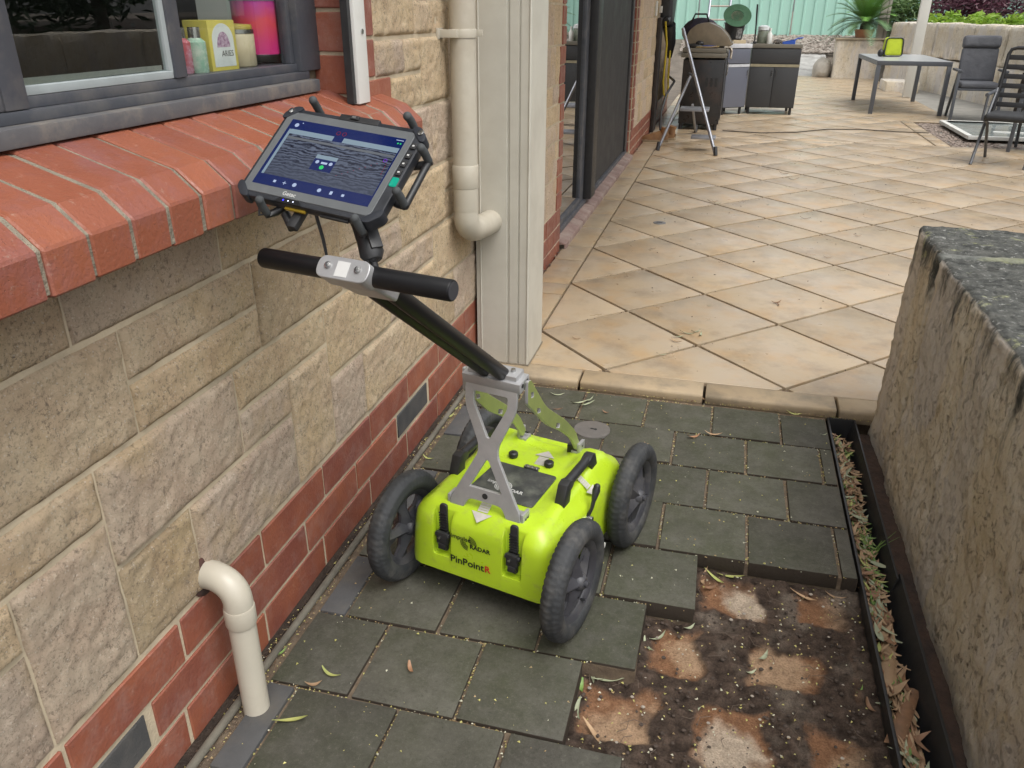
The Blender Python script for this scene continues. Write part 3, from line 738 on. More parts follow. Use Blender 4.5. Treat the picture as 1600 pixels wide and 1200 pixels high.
# ------------------------------------------------------------------ LIMESTONE
def m_lime(name, mossy=1.):
    s = NB(name); s.coords(0)
    xyz = s.n('ShaderNodeSeparateXYZ'); s.l(s.co, xyz.inputs[0])
    geo = s.n('ShaderNodeNewGeometry')
    c = s.mix(s.ramp(s.noise(4.5, 6, .6), [(.35, 0.), (.66, 1.)]), (.70, .60, .44), (.80, .74, .64))
    c = s.mix(s.ramp(s.noise(9, 6, .65, dist=.5), [(.5, 0.), (.72, .55)]), c, (.54, .40, .21))
    pits = s.math('MULTIPLY', s.ramp(s.noise(40, 8, .85, dist=.6), [(.38, 1.), (.455, 0.)]), s.ramp(s.noise(7, 4, .6), [(.38, .1), (.58, 1.)]))
    c = s.mix(s.math('MULTIPLY', pits, .8), c, (.22, .155, .095))
    mp = s.n('ShaderNodeMapping'); mp.inputs['Scale'].default_value = (1, 1, .28); s.l(s.co, mp.inputs['Vector'])
    smear = s.ramp(s.noise(3.0, 6, .66, co=mp.outputs[0], dist=.8), [(.50, 0.), (.56, .75)])
    ds = s.n('ShaderNodeVectorMath', operation='DISTANCE'); ds.inputs[1].default_value = (1.545, 2.33, .49)
    dn = s.n('ShaderNodeMapping'); dn.inputs['Scale'].default_value = (1, 1, .62); dn.inputs['Location'].default_value = (0, 0, .186); s.l(s.co, dn.inputs['Vector']); s.l(dn.outputs[0], ds.inputs[0])
    pt = s.ramp(s.math('ADD', ds.outputs['Value'], s.math('MULTIPLY', s.math('SUBTRACT', s.noise(16, 6, .7, co=mp.outputs[0]), .5), .16)), [(.150, 1.), (.165, 0.)])
    smear = s.math('MAXIMUM', smear, pt)
    c = s.mix(smear, c, s.mix(s.noise(60, 5, .7), (.60, .55, .50), (.74, .69, .64)))
    streak = s.noise(13, 6, .65, co=mp.outputs[0])
    c = s.mix(s.ramp(s.noise(19, 8, .8, co=mp.outputs[0]), [(.53, 0.), (.68, .6)]), c, (.82, .76, .67))
    c = s.mix(s.ramp(s.noise(24, 8, .8, co=mp.outputs[0]), [(.34, .5), (.46, 0.)]), c, (.30, .235, .155))
    h = s.math('ADD', xyz.outputs['Z'], s.math('MULTIPLY', s.math('SUBTRACT', streak, .5), .95))
    nz_ = s.n('ShaderNodeSeparateXYZ'); s.l(geo.outputs['Normal'], nz_.inputs[0])
    dark = s.math('MAXIMUM', s.ramp(h, [(.62, 0.), (.76, 1.)]), s.ramp(nz_.outputs['Z'], [(.45, 0.), (.75, 1.)]))
    lich = s.mix(s.ramp(s.noise(34, 7, .7), [(.38, 0.), (.66, 1.)]), (.068, .071, .066), (.15, .15, .135))
    lich = s.mix(s.ramp(s.noise(12, 6, .7), [(.58, 0.), (.66, .9)]), lich, (.36, .37, .20))
    lich = s.mix(s.ramp(s.noise(45, 5, .7), [(.58, 0.), (.68, .8)]), lich, (.42, .42, .39))
    c = s.mix(s.math('MULTIPLY', dark, mossy), c, lich)
    n1 = s.bump(s.noise(30, 10, .72), .8, .016); n2 = s.bump(s.noise(110, 6, .75), .7, .006, n1); s.bump(pits, .8, -.010, n2)
    return s.set(Base_Color=c, Roughness=.92, Specular_IOR_Level=.25)
M['lime'] = m_lime('limestone'); M['limeclean'] = m_lime('limestone_clean', .25)
def rock(a, b, res, rnd, amp, mat, seed=0, name='block', parent=None, lean=0):
    a = Vector(a); b = Vector(b); d = b-a; n = [max(2, int(d[i]/res)) for i in range(3)]
    idx = {}; vs = []; fs = []
    def vert(i, j, k):
        if (i, j, k) in idx: return idx[(i, j, k)]
        u = Vector((i/n[0]*d[0], j/n[1]*d[1], k/n[2]*d[2])); p = u.copy()
        c = Vector([min(max(p[q], rnd), d[q]-rnd) for q in range(3)]); o = p-c
        if o.length > 1e-6:
            L = max(abs(q) for q in o); p = c+o.normalized()*min(rnd, L+.0001) if sum(abs(q) > 1e-6 for q in o) > 1 else p
            nr = o.normalized()
        else: nr = Vector((0, 0, 1))
        wq = a+p; sv = Vector((seed, seed*2, 0))
        h = noise.fractal(wq*2.2+sv, 1, 2, 3)*amp+noise.fractal(wq*9+sv, 1, 2.1, 4)*amp*.45+noise.fractal(wq*34+sv, .5, 2, 4)*amp*.34
        wq = wq+nr*h; wq.x += lean*(wq.z-a.z)
        idx[(i, j, k)] = len(vs); vs.append(wq); return len(vs)-1
    for ax in range(3):
        o1, o2 = (ax+1) % 3, (ax+2) % 3
        for side in (0, n[ax]):
            for p in range(n[o1]):
                for q in range(n[o2]):
                    def g(pp, qq):
                        t = [0, 0, 0]; t[ax] = side; t[o1] = pp; t[o2] = qq; return vert(*t)
                    f = [g(p, q), g(p+1, q), g(p+1, q+1), g(p, q+1)]
                    fs.append(f if side else f[::-1])
    mb = MB(); mb.add(vs, fs)
    return link(name, mb.mesh(name, mat, smooth=80, fix=False), parent)
lw = thing('limestone_wall', 'low wall of big weathered limestone blocks with dark mossy top', 'wall')
rock((1.550, 2.515, -.10), (2.15, 2.862, .722), .014, .022, .010, M['lime'], 3, parent=lw, lean=.012)
rock((1.545, .55, -.10), (2.15, 2.500, .712), .014, .018, .011, M['lime'], 11, parent=lw, lean=.012)
b = MB(); b.ab((1.575, 2.48, -.1), (2.12, 2.53, .700)); b.obj('joint', M['mortar_grey'], lw, smooth=0)
rock((1.548, 2.478, .688), (2.13, 2.53, .722), .016, .012, .006, pm('joint_mortar', (.17, .172, .155), (.09, .095, .085), 30, .9, bump=.8, bscale=90, bdist=.01, rand=0, dirt=(.30, .31, .15), dirt_amt=.6), 5, name='mortar_ridge', parent=lw, lean=.012)
# ------------------------------------------------------------------ RADAR CART
TH = R(12.87)
cart = thing('radar_cart', 'fluorescent yellow ground radar push cart on four black pneumatic wheels', 'cart', (.500, 1.741, 0), -TH)
# shell: rings of a rounded rectangle lofted upwards, then a modelled deck
NA = 96
def ring(al, as_, rc, z, bz=None):
    """superellipse-like rounded rectangle with NA points"""
    pts = []
    for i in range(NA):
        a = 2*math.pi*i/NA; c, s_ = math.cos(a), math.sin(a)
        # rounded rectangle by ray casting
        p = None
        if abs(c)*as_ > abs(s_)*al: t = al/abs(c)
        else: t = as_/abs(s_)
        x, y = c*t, s_*t
        ox, oy = abs(x)-(al-rc), abs(y)-(as_-rc)
        if ox > 0 and oy > 0:
            # ray / corner arc intersection
            cx_, cy_ = (al-rc), (as_-rc); dx, dy = abs(c), abs(s_)
            bq = dx*cx_+dy*cy_; cc = cx_**2+cy_**2-rc**2; t = bq+math.sqrt(max(0, bq*bq-cc)); x, y = c*t, s_*t
        pts.append((x, y, z))
    return pts
def sst(a, b, x):
    t = max(0, min(1, (x-a)/(b-a))); return t*t*(3-2*t)
def deck(l, s_):
    z = 0
    al = abs(l)
    z += .016*sst(.085, .115, al)*sst(.03, .075, s_)*(1-sst(.165, .205, s_))          # rear lobes
    z -= .010*(1-sst(.045, .075, al))*sst(.10, .16, s_)                                # rear trough
    z += .007*sst(.118, .135, al)*(1-sst(.165, .18, al))*sst(-.16, -.12, s_)*(1-sst(.12, .16, s_))   # handle ridges
    z -= .006*(1-sst(.098, .112, al))*sst(-.155, -.138, s_)*(1-sst(.025, .045, s_))   # lid recess
    z -= .028*sst(.15, .185, al)                                                       # fall to the shoulders
    z -= .022*sst(.19, .235, abs(s_+.012))
    return z
levels = [(.190, .236, .03, .080), (.203, .248, .04, .082), (.2035, .2485, .042, .098), (.2015, .2475, .045, .150), (.198, .2455, .05, .205)]
rings = [ring(*q) for q in levels]
sh = [(.194, .243, .225), (.1885, .2385, .236)]
for al, as_, z in sh: rings.append(ring(al, as_, .05, z))
for k in range(1, 19):
    f_ = 1-k/19.
    al, as_ = .1885*f_+.0, .2385*f_
    f2 = f_**.92
    rings.append([(x, y, .266+deck(x, y)) for x, y, _ in ring(.184*f2, .234*f2, .05*f2, 0)])
vs = [p for r_ in rings for p in r_]; nr = len(rings)
vs.append((0, 0, .266+deck(0, 0)))
fs = [(i*NA+j, i*NA+(j+1) % NA, (i+1)*NA+(j+1) % NA, (i+1)*NA+j) for i in range(nr-1) for j in range(NA)]
fs += [((nr-1)*NA+j, (nr-1)*NA+(j+1) % NA, nr*NA) for j in range(NA)]
fs.append(tuple(range(NA-1, -1, -1)))
b = MB(); b.add(vs, fs)
shell = b.obj('body_shell', M['yellow'], cart, smooth=70)
# latch recesses in the front face and a slot at the rear, cut out
cut = MB()
for l in (-.100, .094):
    pr = rounded([(l-.026, .128), (l+.026, .128), (l+.026, .330), (l-.026, .330)], .010, 3)
    cut.prism(pr, .226, .30, Matrix(((1, 0, 0, 0), (0, 0, -1, 0), (0, 1, 0, 0), (0, 0, 0, 1))))
cm = cut.obj('cutter', M['yellow'], cart)
md = shell.modifiers.new('cut', 'BOOLEAN'); md.object = cm; md.operation = 'DIFFERENCE'; md.solver = 'EXACT'
dg = bpy.context.evaluated_depsgraph_get(); dg.update()
nm = bpy.data.meshes.new_from_object(shell.evaluated_get(dg)); shell.modifiers.clear(); shell.data = nm
bpy.data.objects.remove(cm)
bm = bmesh.new(); bm.from_mesh(nm)
bmesh.ops.remove_doubles(bm, verts=bm.verts, dist=.0004)
es = [e for e in bm.edges if len(e.link_faces) == 2 and e.calc_face_angle(0) > R(45) and all(v.co.y < -.2 and v.co.z > .1 for v in e.verts)]
try: bmesh.ops.bevel(bm, geom=es, offset=.005, segments=3, affect='EDGES', profile=.5, clamp_overlap=True)
except Exception: pass
bm.to_mesh(nm); bm.free()
nm.polygons.foreach_set('use_smooth', [True]*len(nm.polygons)); nm.set_sharp_from_angle(angle=R(50)); nm.name = 'body_shell'
b = MB(); b.ab((-.165, -.185, .016), (.165, .20, .081)); b.obj('antenna_base', M['black'], cart, bevel=.008)
for s_ in (-.205, .205): MB().cyl((-.225, s_, .147), (.225, s_, .147), .009, n=12).obj('axle', M['black'], cart)
# lid plate with pale lettering
b = MB(); b.prism(rounded([(-.092, -.136), (.092, -.136), (.088, .022), (-.088, .022)], .010, 3), .258, .2645); lid = b.obj('lid_plate', pm('lid_plate', (.030, .033, .034), (.055, .058, .055), 22, .38, bump=.03, rand=0, dirt=(.16, .17, .14), dirt_amt=.6, dscale=16), cart, bevel=.0015, segs=1)
def logo(parent, Mx, mat, k=1.0):
    """arcs and two words of the maker's mark, in local XY"""
    def put(me, x, y):
        o = link('lettering', me, parent); o.matrix_local = Mx @ T(x*k, y*k, 0) @ Matrix.Diagonal((k, k, k, 1)); return o
    put(fit_text('impulse', .054, mat, .014), -.0625, .0035)
    put(fit_text('RADAR', .056, mat, .028), -.010, -.0135)
    b = MB()
    for rr in (.0055, .0095, .0135, .0175, .0215):
        for a0, a1 in ((-6, 84), (172, 262)):
            if rr < .007 and a0 > 0: continue
            n = 12; w_ = .0011
            for i in range(n):
                t0, t1 = R(a0+(a1-a0)*i/n), R(a0+(a1-a0)*(i+1)/n)
                q = [((rr-w_)*math.cos(t0), (rr-w_)*math.sin(t0), .0003), ((rr+w_)*math.cos(t0), (rr+w_)*math.sin(t0), .0003), ((rr+w_)*math.cos(t1), (rr+w_)*math.sin(t1), .0003), ((rr-w_)*math.cos(t1), (rr-w_)*math.sin(t1), .0003)]
                b.add(q, [(0, 1, 2, 3)])
    o = link('logo_arcs', b.mesh('logo_arcs', mat, smooth=0), parent); o.matrix_local = Mx @ T(-.014*k, 0, 0) @ Matrix.Diagonal((k, k, k, 1))
logo(lid, T(.0, -.085, .2648), M['white_ink'], 1.0)
FR = T(-.008, -.2490, .192) @ RX(R(91.2)); logo(shell, FR, M['ink'], 1.0)
FR = T(-.073, -.2502, .124) @ RX(R(91.2))
me = fit_text('PinPoint', .094, M['ink'], .012); o = link('lettering', me, shell); o.matrix_local = FR
me = fit_text('R', .0155, M['red_ink'], .02); o = link('lettering', me, shell); o.matrix_local = FR @ T(.0965, 0, 0)
# knobs
for l in (-.058, .048):
    b = MB(); b.lathe([(0, 0), (.011, 0), (.013, .003), (.013, .013), (.010, .016), (0, .016)], 14, T(l, .055, .262+.004)); b.cyl((l, .055, .281), (l, .055, .284), .0045, n=6); b.obj('knob', M['black'], cart, bevel=.0006)
b = MB(); b.ab((-.010, .022, .262), (.032, .034, .269)); [b.cyl((x, .028, .269), (x, .028, .2715), .004, n=8) for x in (-.002, .011, .024)]; b.obj('hinge', M['bolt'], cart, bevel=.001)
b = MB(); b.ab((.055, .155, .258), (.085, .185, .285)); b.obj('rear_port', M['black'], cart, bevel=.003)
# draw latches in the recesses
for l in (-.100, .094):
    b = MB(); b.prism(rounded([(l-.010, .135), (l+.010, .135), (l+.010, .272), (l-.010, .272)], .008, 4), .228, .236, Matrix(((1, 0, 0, 0), (0, 0, -1, 0), (0, 1, 0, 0), (0, 0, 0, 1))))
    la = b.obj('latch', M['black'], cart, bevel=.002)
    b = MB()
    for k in range(9): b.ab((l-.011, -.2385, .185+k*.0075), (l+.011, -.2355, .1885+k*.0075))
    link('latch_teeth', b.mesh('latch_teeth', M['black']), la)
    b = MB(); b.ab((l-.015, -.248, .162), (l+.015, -.232, .196)); b.cyl((l-.02, -.240, .186), (l+.02, -.240, .186), .007, n=10); b.ab((l-.010, -.250, .148), (l+.010, -.240, .164)); link('latch_lever', b.mesh('latch_lever', M['black'], bevel=.002), la)
    b = MB(); b.cyl((l-.006, -.2505, .180), (l-.006, -.2465, .180), .004, n=10); link('rivet', b.mesh('rivet', M['bolt']), la)
# printed arrows with stripes
def arrow(Mx, nm='arrow_sticker'):
    b = MB()
    b.add([(-.028, 0, 0), (.028, 0, 0), (0, -.030, 0)], [(0, 2, 1)])
    for k in range(6): b.add([(-.014, .003+k*.0068, 0), (.014, .003+k*.0068, 0), (.014, .0088+k*.0068, 0), (-.014, .0088+k*.0068, 0)], [(0, 1, 2, 3)])
    o = link(nm, b.mesh(nm, M['silver_print'], smooth=0, fix=False), cart); o.matrix_local = Mx; return o
arrow(T(-.004, -.2130, .2640) @ RX(R(26)) @ Matrix.Diagonal((1, .95, 1, 1)))
arrow(T(.018, .092, .2685) @ RZ(R(184)) @ RX(R(-3)))
arrow(T(.1785, .022, .2560) @ RY(R(38)) @ RZ(R(90)) @ Matrix.Diagonal((.8, .9, 1, 1)))
# carry handles
for sgn in (-1, 1):
    l = .150*sgn
    b = MB(); b.tube([(l, -.085, .302), (l, -.055, .309), (l, .062, .309), (l, .092, .302)], [.0115, .0125, .0125, .0115], 14)
    h = b.obj('carry_handle', M['black'], cart)
    for s0, s1 in ((-.105, -.045), (.052, .112)):
        b = MB()
        t0, t1 = (s0, s1) if s0 < 0 else (s1, s0)
        pr = [(t0, .258), (t0, .274), (t0+(t1-t0)*.30, .318), (t0+(t1-t0)*.62, .322), (t1, .314), (t1, .300), (t0+(t1-t0)*.72, .292), (t0+(t1-t0)*.62, .258)]
        b.prism(pr, l-.013, l+.013, Matrix(((0, 0, 1, 0), (1, 0, 0, 0), (0, 1, 0, 0), (0, 0, 0, 1))))
        link('handle_mount', b.mesh('handle_mount', M['black'], bevel=.003), h)
    b = MB(); b.ball((l, -.094, .276), (.008, .006, .006), 10, 6); link('screw', b.mesh('screw', M['rim']), h)
# parking lever on the right side
b = MB(); b.tube([(.196, -.035, .205), (.206, -.030, .232), (.208, -.018, .262)], [.005, .0045, .006], 10); b.tube([(.2075, -.021, .255), (.209, -.012, .277), (.2095, -.009, .287)], [.0065, .0105, .0085], 12); b.ball((.2095, -.009, .287), .0088, 10, 6)
lev = b.obj('brake_lever', M['black'], cart)
b = MB(); b.cyl((.19, -.036, .204), (.212, -.036, .204), .010, n=12); b.ab((.19, -.05, .19), (.2, -.02, .212)); link('lever_pivot', b.mesh('lever_pivot', M['bolt'], bevel=.001), lev)
b = MB(); b.cyl((.185, -.002, .115), (.232, .0, .112), .005, n=10); b.cyl((.226, .0, .112), (.236, .0, .112), .008, n=10); b.obj('lock_pin', M['white'], cart)
b = MB(); b.lathe([(0, 0), (.018, 0), (.020, .002), (.020, .012), (0, .014)], 18, T(-.203, -.17, .19) @ RY(R(-90))); b.obj('encoder_cap', M['rim'], cart)
# wheels
tp = []
RW, rw = .148, .0265
for i in range(20):
    a = 2*math.pi*i/20
    rr = RW-rw+rw*math.cos(a)*(1.0 if math.cos(a) < .8 else 1.0); zz = rw*.98*math.sin(a)
    tp.append((rr, zz))
tb = MB(); NT = 168
prof_t = []
for i in range(28):
    a = 2*math.pi*i/28; ca, sa = math.cos(a), math.sin(a)
    rr = (RW-rw)+rw*(abs(ca)**.85*(1 if ca > 0 else -1)); zz = rw*(abs(sa)**.9*(1 if sa > 0 else -1))
    prof_t.append((rr, zz, a))
vs = []
for i, (rr, zz, a) in enumerate(prof_t):
    a_ = (a+math.pi) % (2*math.pi)-math.pi
    for j in range(NT):
        th = 2*math.pi*j/NT
        d = 0
        if abs(a_) < 1.35:
            col_ = round(a_/.45)
            g = ((j+(1 if col_ % 2 else 0)) % 3 == 0)
            d = -.0022 if g else 0
            if i % 3 == 1: d -= .0016
        k = (rr-(RW-rw)); 
        r2 = rr+d*math.cos(a_); z2 = zz+d*math.sin(a_)
        vs.append((r2*math.cos(th), r2*math.sin(th), z2))
n = len(prof_t)
tb.add(vs, [(i*NT+j, i*NT+(j+1) % NT, ((i+1) % n)*NT+(j+1) % NT, ((i+1) % n)*NT+j) for i in range(n) for j in range(NT)])
ME_T = tb.mesh('tyre', M['rubber'], smooth=60)
b = MB()
b.lathe([(.099, -.017), (.103, -.019), (.1015, -.012), (.094, -.008), (.094, .008), (.1015, .012), (.103, .019), (.099, .017), (.088, .012), (.084, .006), (.084, -.006), (.088, -.012)], 48, closed=True)
b.lathe([(0, -.030), (.014, -.030), (.018, -.026), (.022, -.018), (.022, .018), (.018, .026), (.014, .030), (0, .030)], 24)
for k in range(5):
    a = 2*math.pi*k/5+.3
    Mx = RZ(a)
    # flared blade spoke with a raised spine
    for zs in (1, -1):
        b.add([(.012, -.024, .004*zs), (.012, .024, .004*zs), (.090, .030, .004*zs), (.090, -.030, .004*zs), (.014, 0, .026*zs), (.055, 0, .016*zs), (.092, 0, .006*zs), (.050, -.013, .005*zs), (.050, .013, .005*zs)],
              [(0, 7, 5, 4), (7, 3, 6, 5), (1, 4, 5, 8), (8, 5, 6, 2)], Mx)
    b.prism([(.012, -.024), (.050, -.013), (.090, -.030), (.090, .030), (.050, .013), (.012, .024)], -.004, .004, Mx)
b.tube([(.088, .0, .005), (.078, 0, .022)], [.003, .0035], 8)
ME_R = b.mesh('rim', M['rim'], bevel=0, smooth=32)
b = MB(); b.lathe([(0, .038), (.006, .038), (.009, .035), (.009, .030), (0, .030)], 12); ME_H = b.mesh('hub_cap', M['rim'])
for l, s_, ra in ((.2365, -.205, .4), (.2365, .205, 1.1), (-.2365, -.205, 2.0), (-.2365, .205, .1)):
    wmb = MB(); wmb.cyl((0, 0, -.034), (0, 0, .0345), .0065, n=12)
    wo_ = link('wheel', wmb.mesh('wheel', M['bolt']), cart)
    wo_.matrix_local = T(l, s_, .148) @ RY(R(90 if l > 0 else -90)) @ RZ(ra)
    link('tyre', ME_T, wo_); link('rim', ME_R, wo_); link('hub_cap', ME_H, wo_)
# silver X bracket at the near end
outer = [(-.066, .345), (.066, .345), (.066, .272), (.025, .178), (.025, .152), (.092, .022), (.096, 0), (.060, 0), (.046, .030), (-.046, .030), (-.060, 0), (-.096, 0), (-.092, .022), (-.025, .152), (-.025, .178), (-.066, .272)]
hole1 = [(-.045, .306), (.045, .306), (.045, .276), (.004, .194), (-.004, .194), (-.045, .276)]
hole2 = [(-.004, .140), (.004, .140), (.046, .060), (-.046, .060)]
holes = [rounded(outer, [.01, .01, .02, .03, .03, .01, .004, .008, .02, .02, .008, .004, .01, .03, .03, .02], 4), rounded(hole1[::-1], .007, 3), rounded(hole2[::-1], .005, 3)]
me = curve_mesh('x_bracket', holes, .0035, .0012, M['steel']); xb = link('x_bracket', me, cart)
XM = T(0, -.205, .262) @ RX(R(90-7)); xb.matrix_local = XM
me.polygons.foreach_set('use_smooth', [True]*len(me.polygons)); me.set_sharp_from_angle(angle=R(30))
for x, y in ((0, .045),):
    b = MB(); b.cyl((x, y, .0046), (x, y, .0056), .0075, n=14); o = link('bracket_hole', b.mesh('bracket_hole', M['dark']), xb)
for l in (-.088, .088):
    b = MB(); b.ab((l-.016, -.200, .250), (l+.016, -.174, .276)); b.ab((l+(.008 if l > 0 else -.016), -.207, .254), (l+(.016 if l > 0 else -.008), -.172, .286)); f_ = b.obj('foot_bracket', M['steel'], cart, bevel=.002)
    b = MB(); [b.cyl((l+.0165*(1 if l > 0 else -1), y_, .268), (l+.0172*(1 if l > 0 else -1), y_, .268), .003, n=8) for y_ in (-.194, -.182)]; link('screw', b.mesh('screw', M['dark']), f_)
# rear arms
arm = rounded([(-.152, .606), (-.138, .604), (-.055, .500), (.065, .410), (.135, .345), (.172, .285), (.153, .277), (.110, .336), (.045, .388), (-.035, .440), (-.075, .476), (-.152, .550)], [.004, .004, .03, .03, .02, .004, .004, .02, .03, .03, .02, .004], 4)
h1 = [(-.138, .575), (-.122, .570), (-.122, .555), (-.138, .558)]; h2 = [(-.105, .520), (-.085, .512), (-.082, .498), (-.103, .503)]; h3 = [(.010, .428), (.035, .415), (.03, .402), (.006, .413)]
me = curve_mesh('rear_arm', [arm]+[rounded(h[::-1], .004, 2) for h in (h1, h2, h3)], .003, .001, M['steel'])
me.materials.append(M['armface'])  # flat sides carry the painted-in reflection of the shell
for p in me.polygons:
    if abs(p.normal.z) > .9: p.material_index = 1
me.polygons.foreach_set('use_smooth', [True]*len(me.polygons)); me.set_sharp_from_angle(angle=R(30))
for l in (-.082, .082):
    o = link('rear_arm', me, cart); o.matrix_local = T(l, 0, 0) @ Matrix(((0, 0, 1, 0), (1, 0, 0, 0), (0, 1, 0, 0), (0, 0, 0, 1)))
    b = MB(); b.ab((l-.013, .150, .262), (l+.013, .186, .272)); b.ab((l-(.013 if l < 0 else -.004), .150, .268), (l+(.013 if l > 0 else -.004), .186, .296)); f_ = b.obj('foot_bracket', M['steel'], cart, bevel=.002)
    b = MB(); b.cyl((l-.014, .168, .284), (l+.014, .168, .284), .003, n=8); link('screw', b.mesh('screw', M['dark']), f_)
# clamp that joins bracket, arms and the two tubes
TD = Vector((0, -.505, .398)).normalized()
b = MB(); CM = T(0, -.148, .596) @ RX(R(10)); b.box((0, 0, 0), (.150, .050, .026), CM); b.box((0, .004, .014), (.126, .040, .022), CM); cl = b.obj('clamp_block', M['steel'], cart, bevel=.003)
for sx in (-1, 1):
    for y_ in (-.012, .012): link('clamp_screw', MB().cyl((sx*.070, y_, .003), (sx*.0762, y_, .003), .005, n=10, M=CM).mesh('clamp_screw', M['dark']), cl)
for x in (.045, -.045): link('bolt', MB().cyl((x, .006, .024), (x, .006, .031), .0055, n=10, M=CM).mesh('bolt', M['bolt']), cl)
def tp_(l, t): return tuple(Vector((l, -.125, .590))+TD*t)
TL = .595
for l in (-.0215, .0215):
    b = MB(); b.tube([tp_(l, -.005), tp_(l, .0), tp_(l, TL)], [.0155, .0165, .0165], 22); b.obj('handle_tube', M['blackgloss'], cart)
b = MB(); b.tube([tp_(-.004, .30), tp_(0, .42), tp_(0, TL)], .0035, 8); b.obj('cable', M['black'], cart)
# T block at the top of the tubes: rounded oblong boss
TBc = Vector((-.006, -.629, .976))
Fx = Vector((1, 0, 0)); Fz = (-TD*.62+Vector((0, 0, 0)))  # helper only
n_ = Vector((0, -.78, .626)).normalized(); u_ = Vector((1, 0, 0)); v_ = n_.cross(u_).normalized()
PM = Matrix((u_, v_, n_)).transposed().to_4x4(); PM.translation = TBc
pr = rounded([(-.051, -.019), (.051, -.019), (.051, .019), (-.051, .019)], .0188, 8)
b = MB(); b.prism(pr, -.018, .0165, PM); tb_ = b.obj('t_block', M['steel'], cart, bevel=.0012, segs=1)
end = Vector(tp_(0, TL-.05)); 
b = MB()
A = [TBc+u_*x+v_*y for x, y in ((-.046, -.016), (.046, -.016), (.046, .016), (-.046, .016))]
tv = TD.cross(u_).normalized(); B2 = [end+u_*x+tv*y for x, y in ((-.041, -.018), (.041, -.018), (.041, .020), (-.041, .020))]
b.add(A+B2, [(0, 1, 2, 3), (7, 6, 5, 4), (0, 4, 5, 1), (1, 5, 6, 2), (2, 6, 7, 3), (3, 7, 4, 0)]); link('t_neck', b.mesh('t_neck', M['steel'], bevel=.006, segs=3), tb_)
for x in (-.029, .030): link('bolt', MB().cyl((x, .002, .0165), (x, .002, .0195), .0062, n=12, M=PM).mesh('bolt', M['bolt'], bevel=.001), tb_)
b = MB(); b.prism([(-.012, -.014), (.0125, -.014), (.0125, .012), (-.012, .012)], .0166, .0170, PM); link('sticker', b.mesh('sticker', pm('blank_sticker', (.62, .62, .60), (.58, .58, .56), 20, .5, bump=0, rand=0), smooth=0), tb_)
GB = TBc+Vector((0, .012, -.004))
for sg in (-1, 1):
    a, c = GB+u_*(.040*sg), GB+u_*(.190*sg)
    b = MB(); b.tube([a, a+(c-a)*.985, c], [.0172, .0172, .0160], 26); g_ = b.obj('grip', M['blackgloss'], cart, smooth=40)
    b = MB(); b.cyl(c, c+u_*(.0012*sg), .0145, n=22); link('grip_cap', b.mesh('grip_cap', M['rim']), g_)
# tablet arm: double socket arm with clamp knob
TAB_C = Vector((.288, 1.234, 1.130))
TX, TY, TZ = Vector((.978, -.185, -.083)), Vector((.151, .769, .629)), Vector((-.052, -.628, .780))
TX = (TX-TZ*TX.dot(TZ)).normalized(); TZ.normalize(); TY = TZ.cross(TX)
TM = Matrix((TX, TY, TZ)).transposed().to_4x4(); TM.translation = TAB_C
CI = (T(.500, 1.741, 0) @ RZ(-TH)).inverted()
back = CI @ (TAB_C+TX*.062-TY*.050-TZ*.036)
stud = TBc+Vector((.024, .040, .012))
ax = (back-stud)
b = MB(); b.tube([stud-Vector((0, .0, .012)), stud+ax*.06], [.007, .005], 12); b.ball(stud+ax*.10, .0125); b.obj('ball_mount', M['black'], cart); b = MB()
b.ball(back, .0125); b.tube([back, back+(CI.to_3x3() @ TZ)*.022], [.007, .009], 12); b.obj('ball_mount', M['black'], cart)
b = MB(); s1, s2 = stud+ax*.08, stud+ax*.97
b.tube([s1-ax*.06, s1+ax*.05, s1+ax*.3, s2-ax*.3, s2-ax*.05, s2+ax*.08], [.014, .0205, .018, .018, .021, .013], 16); ar = b.obj('socket_arm', M['black'], cart, smooth=50)
side = (CI.to_3x3() @ (TX*.8-TY*.5)).normalized()
kp = (s1+s2)/2+side*.034+ax*.22
b = MB(); b.cyl((s1+s2)/2+ax*.1, kp, .005, n=10); b.box((0, 0, 0), (.020, .018, .062), Matrix.Translation(kp) @ ax.to_track_quat('Z', 'Y').to_matrix().to_4x4()); link('clamp_knob', b.mesh('clamp_knob', M['black'], bevel=.004), ar)
# spring holder with rubber-tipped legs (carries the tablet)
hold = MB(); HB = CI @ TM
hold.prism(rounded([(-.06, -.05), (.06, -.05), (.06, .05), (-.06, .05)], .02, 4), -.032, -.020, HB)
tips = [(-.0955, .112, 'v'), (.100, .112, 'v'), (-.075, -.112, 'v'), (.112, -.106, 'v'), (.156, .052, 'h'), (.156, -.040, 'h')]
for x, y, k in tips:
    hold.tube([HB @ Vector((x*.35, y*.35, -.026)), HB @ Vector((x*.9, y*.9, -.027)), HB @ Vector((x, y, -.022)), HB @ Vector((x, y, .004))], [.008, .007, .007, .006], 8)
hold.tube([HB @ Vector((.156, .052, -.020)), HB @ Vector((.158, -.04, -.020))], .006, 8)
ho = hold.obj('tablet_holder', M['black'], cart, smooth=50)
for x, y, k in tips:
    b = MB(); b.tube([HB @ Vector((x, y, -.018)), HB @ Vector((x*.995, y*.995, .002)), HB @ Vector((x*.98, y*.98, .012))], [.0068, .0072, .0070], 12); b.ball(HB @ Vector((x*.98, y*.98, .012)), .0076, 12, 8); link('rubber_tip', b.mesh('rubber_tip', pm('tip_rubber', (.055, .06, .062), rough=.75, rand=0) if 'tip' not in M else M['tip'], smooth=60), ho)
    M['tip'] = bpy.data.materials['tip_rubber']
b = MB(); q0 = HB @ Vector((.012, -.092, -.022)); b.tube([q0, q0+Vector((.006, .004, -.04)), q0+Vector((.012, .006, -.09)), stud+Vector((-.01, .02, -.02)), Vector(tp_(0, TL-.06))], .0030, 8); b.obj('usb_cable', M['black'], cart)
